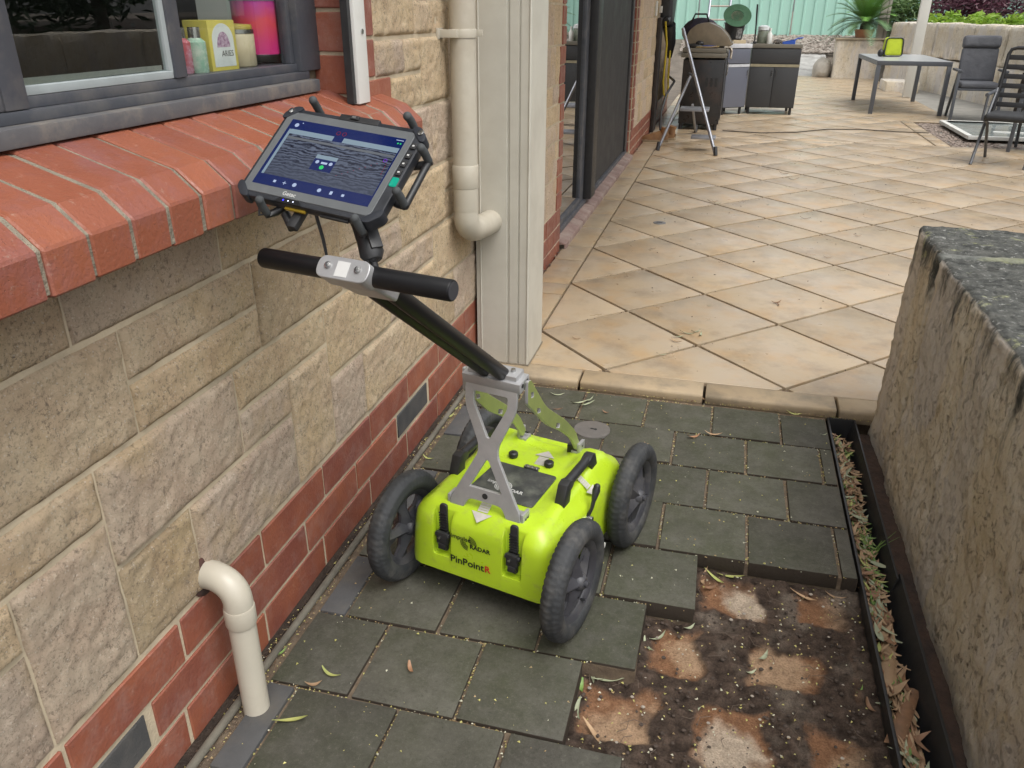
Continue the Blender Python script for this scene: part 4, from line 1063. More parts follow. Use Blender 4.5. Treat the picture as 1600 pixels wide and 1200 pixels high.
b = MB(); b.box((-.018, -.105, -.024), (.018, .045, .014), HB); b.obj('plug', M['black'], cart, bevel=.004)

# ------------------------------------------------------------------ TABLET (held by the cart, its own thing)
tab = thing('tablet', 'rugged black tablet on the cart handle showing a grey radar trace', 'tablet')
tab.matrix_world = TM
W2, H2 = .1405, .0975
oc = [(-W2, -H2+.018), (-W2+.018, -H2), (W2-.018, -H2), (W2, -H2+.018), (W2, H2-.018), (W2-.018, H2), (-W2+.018, H2), (-W2, H2-.018)]
b = MB(); b.prism(rounded(oc, .010, 3), -.018, .0); tc_ = b.obj('case', pm('tablet_case', (.016, .018, .022), (.026, .028, .034), 24, .42, bump=.08, bscale=200, bdist=.001, rand=0), tab, bevel=.004, segs=2, smooth=50)
bump_m = pm('bumper_rubber', (.020, .023, .030), rough=.55, rand=0)
for sx in (-1, 1):
    for sy in (-1, 1):
        b = MB(); b.prism(rounded([(sx*(W2+.003), sy*(H2-.026)), (sx*(W2+.003), sy*(H2-.014)), (sx*(W2-.014), sy*(H2+.003)), (sx*(W2-.028), sy*(H2+.003)), (sx*(W2-.028), sy*(H2-.004)), (sx*(W2-.005), sy*(H2-.026))], .006, 3), -.019, .0025)
        b.obj('corner_bumper', bump_m, tab, bevel=.002, segs=2, smooth=50)
b = MB(); b.prism(rounded([(-.131, -.088), (.118, -.088), (.123, -.080), (.123, .080), (.118, .088), (-.131, .088), (-.134, .084), (-.134, -.084)], .006, 3), -.001, .0014); bz = b.obj('bezel', pm('bezel_grey', (.115, .122, .125), (.10, .107, .11), 30, .5, bump=.1, bscale=400, bdist=.0006, rand=0), tab, bevel=.0008, segs=1)
for sx, sy in ((-.131, .088), (.131, .088)): MB().cyl((sx, sy, .002), (sx, sy, .005), .0055, n=12).obj('corner_screw', M['bolt'], tab, bevel=.001)
b = MB(); b.ab((-.035, .089, -.010), (.045, .102, .001)); b.ab((-.012, .092, .0), (.006, .1005, .004)); b.obj('camera_bar', M['black'], tab, bevel=.002)
b = MB(); b.ab((-.008, .094, .004), (-.001, .098, .0047)); b.obj('camera_glint', M['bolt'], tab)  # painted-in glint: a bright metal chip on the camera bar
def emis(name, c, st):
    s = NB(name); return s.set(Base_Color=tuple(q*.25 for q in c), Roughness=.12, Specular_IOR_Level=.22, Emission_Color=c, Emission_Strength=st)
SW, SH = .112, .071
navy = emis('screen_navy', (.006, .014, .085), .45)
b = MB(); b.ab((-.1195, -.0715, .0008), (.1115, .0715, .0018)); sc_ = b.obj('screen', navy, tab, smooth=0)
s = NB('radar_trace'); tc2 = s.n('ShaderNodeTexCoord'); co = tc2.outputs['Object']
sep = s.n('ShaderNodeSeparateXYZ'); s.l(co, sep.inputs[0])
wv = s.n('ShaderNodeMapping'); wv.inputs['Scale'].default_value = (1, 2.6, 1); s.l(co, wv.inputs[0])
nz = s.noise(20, 5, .6, co=wv.outputs[0]); ph = s.math('ADD', s.math('MULTIPLY', sep.outputs['Y'], 980.), s.math('MULTIPLY', nz, 30.))
sn = s.math('SINE', ph)
dep = s.math('MULTIPLY', s.math('SUBTRACT', .038, sep.outputs['Y']), 9.5)
ampl = s.math('SUBTRACT', 1.0, s.math('MINIMUM', dep, .8)); amp2 = s.math('MULTIPLY', ampl, s.ramp(s.noise(40, 4, .6, co=co), [(.3, .45), (.6, 1.)]))
val = s.math('ADD', .34, s.math('MULTIPLY', s.math('MULTIPLY', sn, .52), amp2))
cl_ = s.mix(val, (.004, .006, .024), (.30, .36, .50))
s.set(Base_Color=(.006, .007, .012), Roughness=.12, Specular_IOR_Level=.22, Emission_Color=cl_, Emission_Strength=.26)
b = MB(); b.ab((-.108, -.050, .0018), (.109, .040, .0021)); link('trace_panel', b.mesh('trace_panel', s.mat, smooth=0), sc_)
ruler = emis('screen_ruler', (.20, .27, .33), .4)
b = MB(); b.ab((-.1135, -.050, .0018), (-.1085, .050, .0021)); b.ab((-.1085, .0405, .0018), (-.020, .0505, .0021)); b.ab((.000, .0405, .0018), (.109, .0505, .0021)); stuff(link('ruler', b.mesh('ruler', ruler, smooth=0), sc_))
b = MB(); b.ab((-.108, .030, .0021), (.109, .0345, .0022)); link('direct_wave', b.mesh('direct_wave', emis('screen_mid', (.10, .11, .125), .5), smooth=0), sc_)
b = MB(); b.ab((-.030, -.024, .0022), (.012, .000, .0026)); dl = link('dialog', b.mesh('dialog', navy, smooth=0), sc_)
b = MB(); b.ab((-.030, .0, .0022), (.012, .008, .0026)); link('dialog_bar', b.mesh('dialog_bar', ruler, smooth=0), sc_)
pale = emis('screen_pale', (.30, .36, .50), .6)
b = MB(); [b.lathe([(0, .0002), (r_, .0002)], 14, T(x, y, .0026)) for x, y, r_ in ((-.022, -.007, .0035), (.005, -.007, .0035))]; b.ab((-.014, -.0095, .0026), (-.002, -.0055, .0028))
[b.lathe([(0, .0002), (r_, .0002)], 14, T(x, y, .0018)) for x, y, r_ in ((-.038, -.0605, .004), (.012, -.0605, .0038), (-.104, .060, .0042), (-.094, .066, .0012))]
b.ab((-.081, -.0632, .0018), (-.076, -.0585, .0020)); b.ab((-.062, -.0612, .0018), (-.055, -.0600, .0020)); b.ab((-.0592, -.064, .0018), (-.058, -.0575, .0020)); b.ab((.033, -.064, .0018), (.038, -.0575, .0020)); b.ab((.056, -.0632, .0018), (.061, -.0585, .0020)); b.ab((.095, .066, .0018), (.109, .0672, .002))
stuff(link('icon', b.mesh('icon', pale, smooth=0), sc_))
gr = emis('screen_green', (.03, .45, .12), .6)
b = MB(); b.lathe([(0, .0002), (.0042, .0002)], 14, T(-.0085, -.0165, .0026)); b.lathe([(0, .0002), (.0016, .0002)], 10, T(.101, .060, .0018)); b.lathe([(0, .0002), (.0016, .0002)], 10, T(.106, .060, .0018)); stuff(link('green_icon', b.mesh('green_icon', gr, smooth=0), sc_))
rd = emis('screen_red', (.22, .02, .04), .3)
b = MB()
for cx_ in (-.016, -.004):
    b.lathe([(.0030, .0002), (.0043, .0002)], 16, T(cx_, .0585, .0018), closed=True)
for k in range(9): b.ab((.094-.0085*k-.0012, .018-.0055*k-.0004, .0022), (.094-.0085*k+.0012, .018-.0055*k+.0004, .0023))
for k in range(5): b.ab((.101+.0003*k, .013-.005*k, .0022), (.1022+.0003*k, .0155-.005*k, .0023))
stuff(link('red_mark', b.mesh('red_mark', rd, smooth=0), sc_))
b = MB(); b.lathe([(.0028, .0002), (.0036, .0002)], 16, T(.0965, .0215, .0022), closed=True); link('violet_mark', b.mesh('violet_mark', emis('screen_violet', (.15, .02, .45), .6), smooth=0), sc_)
o = link('lettering', fit_text('Getac', .026, M['white_ink'], .012), bz); o.location = (-.050, -.0835, .0016)
b = MB(); b.prism([(-.058, -.0975), (-.004, -.0975), (-.012, -.0885), (-.052, -.0885)], -.002, .0012); bp = b.obj('led_strip', M['blackgloss'], tab)
lw_ = emis('led_white', (.8, .85, 1), 1.2)
for x in (-.032, -.022): link('led', MB().lathe([(0, .0002), (.0012, .0002)], 8, T(x, -.0925, .0012)).mesh('led', lw_), bp)
b = MB(); b.lathe([(0, .0002), (.0016, .0002)], 8, T(-.042, -.0925, .0012)); link('led', b.mesh('led', emis('led_blue', (.05, .05, 1), 1.5)), bp)
for k, y in enumerate((.060, .040, .022, .004)):
    b = MB(); b.ab((.126, y-.006, -.002), (.136, y+.006, .003)); bu = b.obj('side_button', M['black'], tab, bevel=.0012)
    b = MB(); b.ab((.129, y-.0015, .003), (.133, y+.0015, .0033)); link('button_mark', b.mesh('button_mark', M['white_ink'], smooth=0), bu)
b = MB(); b.ab((.126, -.024, -.002), (.1375, -.007, .0032)); b.obj('power_button', emis('button_teal', (.01, .32, .22), .5), tab, bevel=.001)
b = MB(); b.ab((-.04, -.1015, -.013), (.0, -.0965, -.009)); b.obj('port_label', pm('yellow_print', (.42, .28, .02), rand=0), tab)
b = MB(); b.ab((.03, -.1012, -.013), (.085, -.0965, -.008)); b.obj('port_cover', M['black'], tab, bevel=.001)
b = MB(); b.tube([(-.100, -.098, -.02), (-.098, -.112, -.03), (-.085, -.106, -.03)], .0025, 8); b.obj('tether', M['black'], tab)
b = MB(); b.cyl((-.052, -.098, -.03), (-.030, -.118, -.04), .0075, n=10); b.obj('stylus', M['black'], tab)
# ------------------------------------------------------------------ things on the window sill, behind the glass
def jar(name, label, cat, x, y, prof, mat, lidprof=None, lidmat=None, wax=None, waxm=None):
    t = thing(name, label, cat, (x, y, 1.2395)); b = MB(); b.lathe(prof, 28); b.obj('jar', mat, t, smooth=50)
    if wax: b = MB(); b.lathe(wax, 28); b.obj('wax', waxm, t, smooth=50)
    if lidprof: b = MB(); b.lathe(lidprof, 28); b.obj('lid', lidmat, t, smooth=50)
    return t
def grad(name, a, bb, z0, z1):
    s = NB(name); s.coords(0); q = s.n('ShaderNodeSeparateXYZ'); s.l(s.co, q.inputs[0])
    f = s.math('ADD', s.math('DIVIDE', s.math('SUBTRACT', q.outputs[2], z0), z1-z0), s.math('MULTIPLY', s.math('SUBTRACT', s.noise(30, 3), .5), .5))
    return s.set(Base_Color=s.ramp(f, [(0., a), (.55, (.75, .08, .10)), (1., bb)]), Roughness=.4, Specular_IOR_Level=.5)
big = jar('candle_jar', 'tall pink candle jar with grey glass lid and dark ribbon behind the window', 'candle', -.188, 1.846,
    [(0, 0), (.050, 0), (.053, .004), (.053, .022), (.052, .026), (.0, .026)], M['glass_clear'],
    [(0, .136), (.054, .136), (.056, .140), (.056, .148), (.050, .152), (.03, .158), (.008, .160), (0, .160)], pm('grey_glass', (.32, .36, .36), rough=.2, rand=0),
    [(0, .022), (.0525, .022), (.0525, .136), (0, .136)], grad('pink_candle', (.62, .03, .20), (.50, .06, .36), .03, .14))
b = MB(); b.tube([(0, .016*math.cos(a), .174+.016*math.sin(a)) for a in np.linspace(0, 2*math.pi, 17)[:-1]], .0028, 8, closed=True); b.obj('ring_knob', pm('knob_glass', (.35, .4, .42), rough=.15, rand=0), big)
b = MB(); b.tube([(.02, .004, .163), (.03, .03, .162), (.03, .053, .148), (.03, .057, .115), (.032, .058, .10)], [.004, .006, .005, .005, .003], 8); b.ball((.02, .006, .163), (.01, .016, .005)); b.obj('ribbon', pm('dark_ribbon', (.012, .012, .03), rough=.7, rand=0), big)
jar('candle_jar', 'squat cream candle jar with yellow lid between the carton and the pink jar', 'candle', -.170, 1.730,
    [(0, 0), (.034, 0), (.038, .004), (.038, .068), (.036, .070), (0, .070)], pm('cream_wax', (.62, .53, .36), (.55, .45, .30), 18, .3, rand=0),
    [(0, .078), (.034, .078), (.036, .081), (.034, .088), (.0, .090)], pm('yellow_lid', (.55, .42, .08), rough=.3, rand=0),
    [(0, .070), (.0385, .070), (.0385, .078), (0, .078)], M['bolt'])
cb = thing('soap_carton', 'yellow carton with a white arched label showing a purple flower', 'carton', (-.162, 1.618, 1.2395), R(-3))
b = MB(); b.ab((-.03, -.046, 0), (.03, .046, .098)); ca = b.obj('carton', pm('yellow_card', (.68, .55, .10), (.60, .50, .12), 30, .5, rand=0), cb, bevel=.0015)
b = MB(); YZ = Matrix(((0, 0, 1, 0), (1, 0, 0, 0), (0, 1, 0, 0), (0, 0, 0, 1)))
b.prism([(.036, .008), (.036, .060)]+[(.036*math.cos(a), .060+.032*math.sin(a)) for a in np.linspace(.1, math.pi-.1, 14)]+[(-.036, .060), (-.036, .008)], .030, .0306, YZ); link('label', b.mesh('label', pm('white_label', (.70, .72, .70), rough=.5, rand=0), smooth=0), ca)
b = MB(); b.prism([(.022*math.cos(a), .046+.030*math.sin(a)) for a in np.linspace(0, math.pi, 14)], .0306, .0311, YZ); fl = link('flower_print', b.mesh('flower_print', pm('purple_print', (.25, .10, .22), (.60, .48, .55), 160, .5, bump=0, rand=0), smooth=0), ca)
o = link('lettering', fit_text('ARIES', .040, M['ink'], 0), ca); o.matrix_local = T(.0308, -.010, .028) @ RZ(R(90)) @ RX(R(90))
for n_i, (lab, yy, xx, c) in enumerate([('small bottle of red bath salts with silver cap behind the mullion', 1.506, -.158, (.50, .10, .12)), ('small bottle of pale green bath salts in front of the carton', 1.535, -.143, (.30, .50, .38))]):
    t = thing('bath_bottle', lab, 'bottle', (xx, yy, 1.2395))
    b = MB(); b.lathe([(0, 0), (.018, 0), (.020, .003), (.020, .058), (.012, .066), (0, .066)], 20); b.obj('bottle', pm('salts_%s' % ('red', 'green')[n_i], c, (.55, .30, .38) if n_i == 0 else (.55, .62, .52), 60, .25, rand=0), t)
    b = MB(); b.lathe([(.0, .066), (.012, .066), (.012, .086), (0, .086)], 16); b.obj('cap', M['bolt'], t)

# ------------------------------------------------------------------ OUTDOOR KITCHEN and things on it
M['bbqblack'] = pm('black_enamel', (.013, .013, .014), (.022, .021, .021), 8, .32, bump=.03, rand=0, dirt=(.06, .035, .025), dirt_amt=.5)
M['bench'] = pm('bench_top', (.17, .155, .12), (.145, .13, .105), 10, .5, bump=.05, rand=0)
M['charcoal'] = pm('charcoal_panel', (.040, .041, .043), (.037, .038, .040), 2, .45, bump=.02, rand=.04)
bq = thing('barbecue', 'black barbecue with open brown hood standing against the house wall', 'barbecue', (.29, 10.42, .03))
b = MB(); b.ab((.02, .0, .07), (.50, 1.45, .80)); b.obj('body', M['bbqblack'], bq, bevel=.006)
b = MB(); b.ab((-.01, -.02, .82), (.52, 1.47, .87)); b.ab((.0, -.01, .875), (.50, 1.46, .925)); b.obj('bench', M['bench'], bq, bevel=.008)
b = MB(); pr = [(.03, .925)]+[(.03+.0, .95), (.05, 1.08), (.14, 1.18), (.28, 1.195), (.42, 1.13), (.52, 1.01), (.56, .925)]
XZ = Matrix(((1, 0, 0, 0), (0, 0, -1, 0), (0, 1, 0, 0), (0, 0, 0, 1)))
pr = [(.02, 1.02), (.06, 1.11), (.14, 1.175), (.28, 1.19), (.40, 1.14), (.50, 1.05), (.555, .955), (.54, .94), (.02, .94)]
b.prism(rounded(pr, .03, 3), -.85, -.13, XZ); ho = b.obj('hood', pm('brown_hood', (.155, .135, .108), (.135, .118, .095), 7, .4, bump=.02, rand=0), bq, bevel=.01)
b = MB(); b.prism(rounded([(x*1.02-.005, z*1.006) for x, z in pr], .03, 3), -.87, -.84, XZ); b.prism(rounded([(x*1.02-.005, z*1.006) for x, z in pr], .03, 3), -.14, -.115, XZ); b.cyl((.56, .16, .97), (.56, .82, .97), .012, n=10); link('hood_rim', b.mesh('hood_rim', pm('tan_rim', (.24, .195, .135), rough=.4, rand=0), bevel=.004), ho)
for k in range(6): MB().ab((.07+k*.055+(.065 if k > 2 else 0), -.003, .50), (.10+k*.055+(.065 if k > 2 else 0), .002, .60)).obj('side_vent', M['dark'], bq)
for ya, yb, yh in ((.04, .50, .44), (.53, .95, .58), (.98, 1.42, 1.04)):
    fp_ = MB().ab((.502, ya, .12), (.512, yb, .76)).obj('front_panel', M['charcoal'], bq, bevel=.003)
    link('handle', MB().cyl((.53, yh, .60), (.53, yh, .72), .008, n=8).mesh('handle', M['bolt']), fp_)
for x in (.05, .46):
    for y in (.05, 1.40): MB().cyl((x, y, 0), (x, y, .08), .025, n=12).obj('caster', M['black'], bq)
def cabinet(label, loc, rz, wd, dp_, doors):
    t = thing('cabinet', label, 'cabinet', loc, rz)
    b = MB(); b.ab((0, .01, .09), (wd, dp_, .86)); b.obj('carcass', M['charcoal'], t, bevel=.003)
    b = MB(); b.ab((-.005, -.015, .865), (wd+.005, dp_, .915)); b.obj('bench', M['bench'], t, bevel=.004)
    b = MB(); b.ab((.0, -.008, .625), (wd, .009, .66)); b.obj('trim_strip', pm('tan_strip', (.33, .29, .19), rough=.4, rand=0), t)
    b = MB(); b.ab((.006, -.006, .67), (wd-.006, .009, .855)); b.obj('drawer', M['charcoal'], t, bevel=.003)
    for d in range(doors):
        w_ = wd/doors; b = MB(); b.ab((d*w_+.004, -.006, .10), ((d+1)*w_-.004, .009, .62)); dd = b.obj('door', M['charcoal'], t, bevel=.003)
        xh = (d+1)*w_-.03 if d == 0 else d*w_+.03
        b = MB(); b.cyl((xh, -.02, .50), (xh, -.02, .59), .005, n=8); link('handle', b.mesh('handle', M['bolt']), dd)
    for x in (.04, wd-.04):
        for y in (.05, dp_-.05): MB().cyl((x, y, 0), (x, y, .09), .02, n=10).obj('foot', M['black'], t)
    return t
cabinet('dark grey two door cabinet at the right end of the outdoor kitchen', (1.115, 12.33, .03), R(2), .65, .60, 2)
c2 = cabinet('blue grey corner cabinet beside the barbecue', (.80, 12.06, .03), R(38), .38, .45, 1)
stm = pm('blue_steel', (.16, .17, .21), (.155, .165, .205), 2, .35, rvar=.03, bump=0, rand=0, metal=.2)
for ch in c2.children:
    if ch.name.startswith(('door', 'drawer')): ch.data = ch.data.copy(); ch.data.materials[0] = stm
    if ch.name.startswith(('bench', 'trim')): ch.data = ch.data.copy(); ch.data.materials[0] = pm('steel_trim', (.62, .63, .66), rough=.3, rand=0)
bk_ = thing('bucket', 'black bucket with a torn pale sticker on the corner cabinet', 'bucket', (.845, 12.55, .945))
b = MB(); b.lathe([(0, 0), (.105, 0), (.14, .245), (.150, .248), (.150, .262), (.138, .262), (.103, .012), (0, .012)], 28); b.obj('pail', M['black'], bk_, smooth=40)
b = MB(); n = 7; vs = [((.1065+.035*z/.245)*math.sin(a)+.002*math.sin(a), -(.1065+.035*z/.245)*math.cos(a)-.002*math.cos(a), z) for z in (.06, .12, .19) for a in np.linspace(.25, .95, n)]
b.add(vs, [(i*n+j, i*n+j+1, (i+1)*n+j+1, (i+1)*n+j) for i in range(2) for j in range(n-1)]); b.obj('torn_sticker', pm('torn_paper', (.45, .43, .41), (.08, .08, .08), 28, .7, rand=0), bk_, fix=False)
b = MB(); b.tube([(.15*math.cos(a), -.02-.04*math.sin(a), .245-.16*math.sin(a)) for a in np.linspace(0, math.pi, 14)], .003, 6); b.obj('bail', M['bolt'], bk_)
ht = thing('hat', 'wide brimmed green hat tilted on top of the black bucket', 'hat', (.865, 12.44, 1.285))
ht.rotation_euler = (R(48), R(8), 0)
b = MB(); b.lathe([(.088, .004), (.13, .0), (.175, .006), (.188, .016), (.186, .020), (.13, .008), (.09, .012)], 32, closed=True); b.obj('brim', pm('green_felt', (.05, .13, .065), (.04, .105, .055), 12, .85, rand=0), ht)
b = MB(); b.lathe([(.09, .008), (.085, -.05), (.070, -.085), (.03, -.095), (0, -.096)], 28); b.lathe([(0, -.080), (.06, -.070), (.078, -.04), (.082, .008)], 28, mi=1); b.obj('crown', [bpy.data.materials['green_felt'], pm('hat_lining', (.36, .33, .24), (.22, .22, .15), 20, .9, rand=0)], ht, fix=False)
pl = thing('handle_pole', 'black upright tool handle standing on the two door cabinet', 'handle', (1.135, 12.40, .945))
b = MB(); b.tube([(0, 0, 0), (-.010, 0, .25), (-.02, 0, .44), (-.022, 0, .49)], [.010, .010, .013, .011], 12); b.obj('shaft', M['black'], pl)
b = MB(); b.box((0, 0, .015), (.05, .05, .03)); b.obj('foot', M['black'], pl, bevel=.005)
jg = thing('plastic_drum', 'clear shiny plastic drum with pale lid on the two door cabinet', 'container', (1.24, 12.55, .945))
b = MB(); b.lathe([(0, 0), (.075, 0), (.08, .01), (.08, .15), (.07, .165), (0, .165)], 22); b.obj('drum', pm('hazy_plastic', (.25, .27, .22), (.16, .18, .13), 12, .2, rand=0), jg)
b = MB(); b.lathe([(0, .165), (.078, .165), (.082, .17), (.075, .215), (.03, .23), (0, .23)], 22); b.obj('lid', pm('clear_lid', (.55, .57, .56), rough=.1, rand=0), jg)
bt = thing('spray_bottle', 'small white plastic bottle beside the clear drum', 'bottle', (1.325, 12.44, .945))
b = MB(); b.lathe([(0, 0), (.032, 0), (.034, .004), (.034, .12), (.014, .15), (.014, .17), (0, .17)], 18); b.obj('bottle', M['white'], bt)
b = MB(); b.lathe([(0, .17), (.017, .17), (.017, .195), (0, .197)], 14); b.obj('cap', M['white'], bt)
dpn = thing('dustpan', 'blue plastic dustpan lying on the two door cabinet', 'dustpan', (1.60, 12.45, .946), R(6))
blu = pm('blue_plastic', (.03, .09, .42), (.025, .08, .36), 10, .4, rand=0)
b = MB(); b.add([(-.10, -.10, .0), (.06, -.08, .0), (.06, .08, 0), (-.10, .10, 0), (-.10, -.10, .02), (.06, -.08, .055), (.06, .08, .055), (-.10, .10, .02)], [(0, 1, 2, 3), (0, 1, 5, 4), (1, 2, 6, 5), (2, 3, 7, 6), (0, 3, 2, 1)]); b.obj('pan', blu, dpn)
b = MB(); b.tube([(.055, 0, .045), (.10, 0, .07), (.17, 0, .078)], [.011, .009, .010], 10); b.obj('handle', blu, dpn)
gv = thing('gloves', 'heap of dark work gloves next to the blue dustpan', 'gloves', (1.44, 12.43, .945))
b = MB(); b.ball((0, 0, .03), (.06, .05, .03), 12, 8)
for k in range(5): b.tube([(-.03+.02*k, -.02, .03), (-.055+.026*k, -.07, .022), (-.06+.027*k, -.095, .01)], [.014, .012, .008], 8)
b.obj('pile', pm('dark_leather', (.05, .045, .04), (.09, .07, .05), 20, .85, rand=0), gv)
bgx = thing('tool_bag', 'dark purple tool bag sitting behind the barbecue hood', 'bag', (.43, 11.55, .955))
b = MB(); b.ball((0, 0, .15), (.24, .16, .17), 20, 12); b.v = [(x, y, max(0, z)) for x, y, z in b.v]; b.obj('bag', pm('purple_canvas', (.035, .028, .055), (.022, .02, .03), 9, .8, bump=.4, bscale=80, rand=0), bgx)
b = MB(); b.tube([(-.12, -.1, .27), (-.08, -.12, .36), (.06, -.12, .36), (.10, -.1, .27)], .012, 8); b.obj('strap', M['black'], bgx); b = MB(); b.ball((.03, -.155, .19), .014); b.obj('buckle', M['bolt'], bgx)
rg = thing('rag', 'pale crumpled rag hanging over the front edge of the barbecue', 'rag', (.83, 10.62, .82))
b = MB(); vs = []; n = 9
for i in range(n):
    for j in range(n):
        u, v = i/(n-1), j/(n-1); vs.append((-.07+.09*min(1, v*1.6)+.012*math.sin(u*9+v*4), -.12+.26*u+.02*math.sin(v*7), .14-.22*max(0, v-.45)+.012*math.sin(u*14)))
b.add(vs, [(i*n+j, (i+1)*n+j, (i+1)*n+j+1, i*n+j+1) for i in range(n-1) for j in range(n-1)]); rgm = b.obj('cloth', pm('rag_cloth', (.55, .50, .42), (.35, .30, .25), 14, .9, rand=0), rg, fix=False); mm = rgm.modifiers.new('t', 'SOLIDIFY'); mm.thickness = .004
bd = thing('timber_offcut', 'pale block of timber lying beside the black bucket', 'timber', (.925, 12.36, .945), R(20))
MB().ab((-.09, -.03, 0), (.09, .03, .045)).obj('block', pm('pale_timber', (.50, .40, .26), (.42, .33, .2), 6, .8, rand=0), bd, bevel=.003)
br = thing('grill_tools', 'dark grill tools and blue cloth on the barbecue bench', 'tools', (.50, 10.46, .955))
b = MB(); b.ball((-.07, 0, .02), (.10, .05, .03), 12, 6); b.ball((-.02, .0, .05), (.05, .04, .03), 10, 6); b.obj('tool_heap', M['black'], br); b = MB(); b.ball((.08, 0, .012), (.11, .04, .022), 12, 6); b.obj('blue_cloth', pm('blue_cloth', (.05, .06, .16), rough=.9, rand=0), br); b = MB(); b.tube([(-.06, -.04, .01), (.10, -.045, .012), (.21, -.04, .02)], .006, 8); b.obj('tongs', pm('brass_tongs', (.40, .30, .14), rough=.4, rand=0), br)
# step ladder
M['alu'] = pm('ladder_aluminium', (.34, .35, .38), (.27, .28, .31), 8, .42, metal=.7, bump=.05, rand=0)
stp = thing('step_ladder', 'folding aluminium step ladder standing open beside the barbecue', 'step ladder')
def P(x, y, z): return Vector((x, y, z))
top = P(.40, 9.42, 1.17)
fl_, fr_ = P(.225, 8.70, .03), P(.822, 8.53, .03); bl_, br_ = P(.54, 10.20, .03), P(.70, 10.6, .03)
tl, tr_ = P(.375, 9.18, 1.16), P(.455, 9.16, 1.16)
midl = P(.43, 8.98, .78)
for a, c in ((P(.355, 9.08, 1.19), fr_),): 
    b = MB(); b.tube([a, c], .017, 10); b.obj('front_rail', M['alu'], stp)
b = MB(); b.tube([P(.475, 9.02, .74), fl_], .015, 10); b.obj('rear_rail', M['alu'], stp)
b = MB(); b.tube([P(.50, 9.62, .40), bl_+P(.0, 0, 0)], .014, 10); b.obj('rear_rail', M['alu'], stp)
b = MB(); b.ab((.40, 9.0, .395), (.70, 9.22, .425)); b.obj('tread', M['alu'], stp, bevel=.004)
b = MB(); b.ab((.55, 8.75, .15), (.80, 8.92, .178)); b.obj('tread', M['alu'], stp, bevel=.004)
for q, d in ((fl_, (.0, .02)), (fr_, (.0, .02)), (bl_, (0, 0))):
    b = MB(); b.cyl((q.x, q.y, .031), (q.x+(.008 if q is fl_ else -.012 if q is fr_ else 0), q.y+.03, .11), .021, n=10); b.obj('rubber_foot', M['black'], stp)
b = MB(); b.cyl((.45, 9.06, .755), (.49, 9.04, .735), .024, n=10); b.obj('hinge', M['black'], stp)
# boots
for k, (x, y, rz, lab) in enumerate([(.235, 9.33, -84, 'left tan leather work boot by the wall, nearer the door'), (.300, 9.50, -98, 'right tan leather work boot, nearer the step ladder')]):
    t = thing('boot', lab, 'boot', (x, y, .03), R(rz), 'pair of work boots')
    b = MB(); secs = [(-.045, .05, .035, .0), (0, .085, .042, 0), (.06, .095, .045, 0), (.11, .075, .046, 0), (.17, .055, .046, 0), (.22, .045, .038, 0), (.245, .02, .02, 0)]
    vs = []
    for (yy, h, hw, _) in secs:
        for a in np.linspace(0, math.pi, 9): vs.append((hw*math.cos(a)*(1 if k == 0 else 1), -yy, .022+h*math.sin(a)))
    n = 9; b.add(vs, [(i*n+j, i*n+j+1, (i+1)*n+j+1, (i+1)*n+j) for i in range(len(secs)-1) for j in range(n-1)]); b.tube([(0, .005, .06), (0, .0, .105), (0, .01, .15)], [.042, .044, .046], 14)
    b.obj('upper', pm('tan_leather', (.28, .15, .06), (.20, .10, .045), 14, .7, rand=.1), t, fix=False)
    b = MB(); b.prism([(-.04, .05), (.04, .05), (.047, -.1), (.044, -.2), (.02, -.255), (-.02, -.255), (-.044, -.2), (-.047, -.1)], 0, .026); b.obj('sole', pm('gum_sole', (.35, .27, .17), rough=.8, rand=0), t, bevel=.004)
# things on the wall
hk = thing('hanging_tools', 'black tools hanging on the far end of the house wall', 'tools', (.07, 10.6, 0))
b = MB(); b.ab((-.07, -.25, 1.18), (.06, .35, 1.60)); b.v = [(x+rng.uniform(-.02, .02), y+rng.uniform(-.04, .04), z+rng.uniform(-.03, .03)) for x, y, z in b.v]; b.obj('tool_body', M['black'], hk, bevel=.04, segs=3)
b = MB(); b.tube([(.03, -.1, 1.2), (.06, 0, 1.0), (.05, .1, .84)], [.08, .06, .03], 12); b.tube([(.02, -.42, 1.24), (.03, -.2, 1.27)], .035, 10); b.obj('nozzle', M['black'], hk)
b = MB(); b.ab((-.07, -.9, 1.30), (-.05, -.82, 1.45)); b.ab((-.06, -.5, 1.33), (-.03, -.44, 1.4)); b.obj('socket_plate', M['white'], hk, bevel=.004)
rp = thing('rope_loop', 'long loop of yellow rope hanging from the black tools', 'rope', (.06, 10.2, 0))
b = MB(); b.tube([(.03, -.1, 1.24), (.06, -.05, 1.0), (.05, -.02, .6), (.06, .04, .46), (.09, .10, .40), (.10, .22, .47), (.08, .30, .62), (.07, .42, .95), (.04, .5, 1.15)], .011, 8); b.obj('rope', pm('yellow_rope', (.52, .40, .02), (.42, .32, .02), 60, .7, rand=0), rp)
pst = thing('timber_plank', 'dark weathered plank leaning upright against the house wall', 'plank', (.005, 10.05, .03))
b = MB(); b.ab((.0, 0, 0), (.04, .30, 1.25)); b.obj('plank', pm('dark_plank', (.045, .035, .03), (.025, .02, .018), 5, .85, bump=.4, bscale=40, rand=0), pst, bevel=.006)
hs = thing('garden_hose', 'black hose looping down the wall behind the step ladder', 'hose', (.12, 10.1, 0))
b = MB(); b.tube([(.03, .5, .62), (.12, .1, .60), (.06, -.15, .48), (.02, -.25, .28), (.03, -.3, .1), (.1, -.4, .045)], .014, 8); b.obj('hose', M['black'], hs)
cd = thing('power_cord', 'thin dark power cord snaking across the far patio tiles', 'cord', (0, 0, .036))
b = MB(); pts = [(.85, 10.4), (1.3, 10.33), (1.7, 10.5), (2.1, 10.9), (2.5, 11.0), (2.9, 10.9), (3.25, 10.9)]
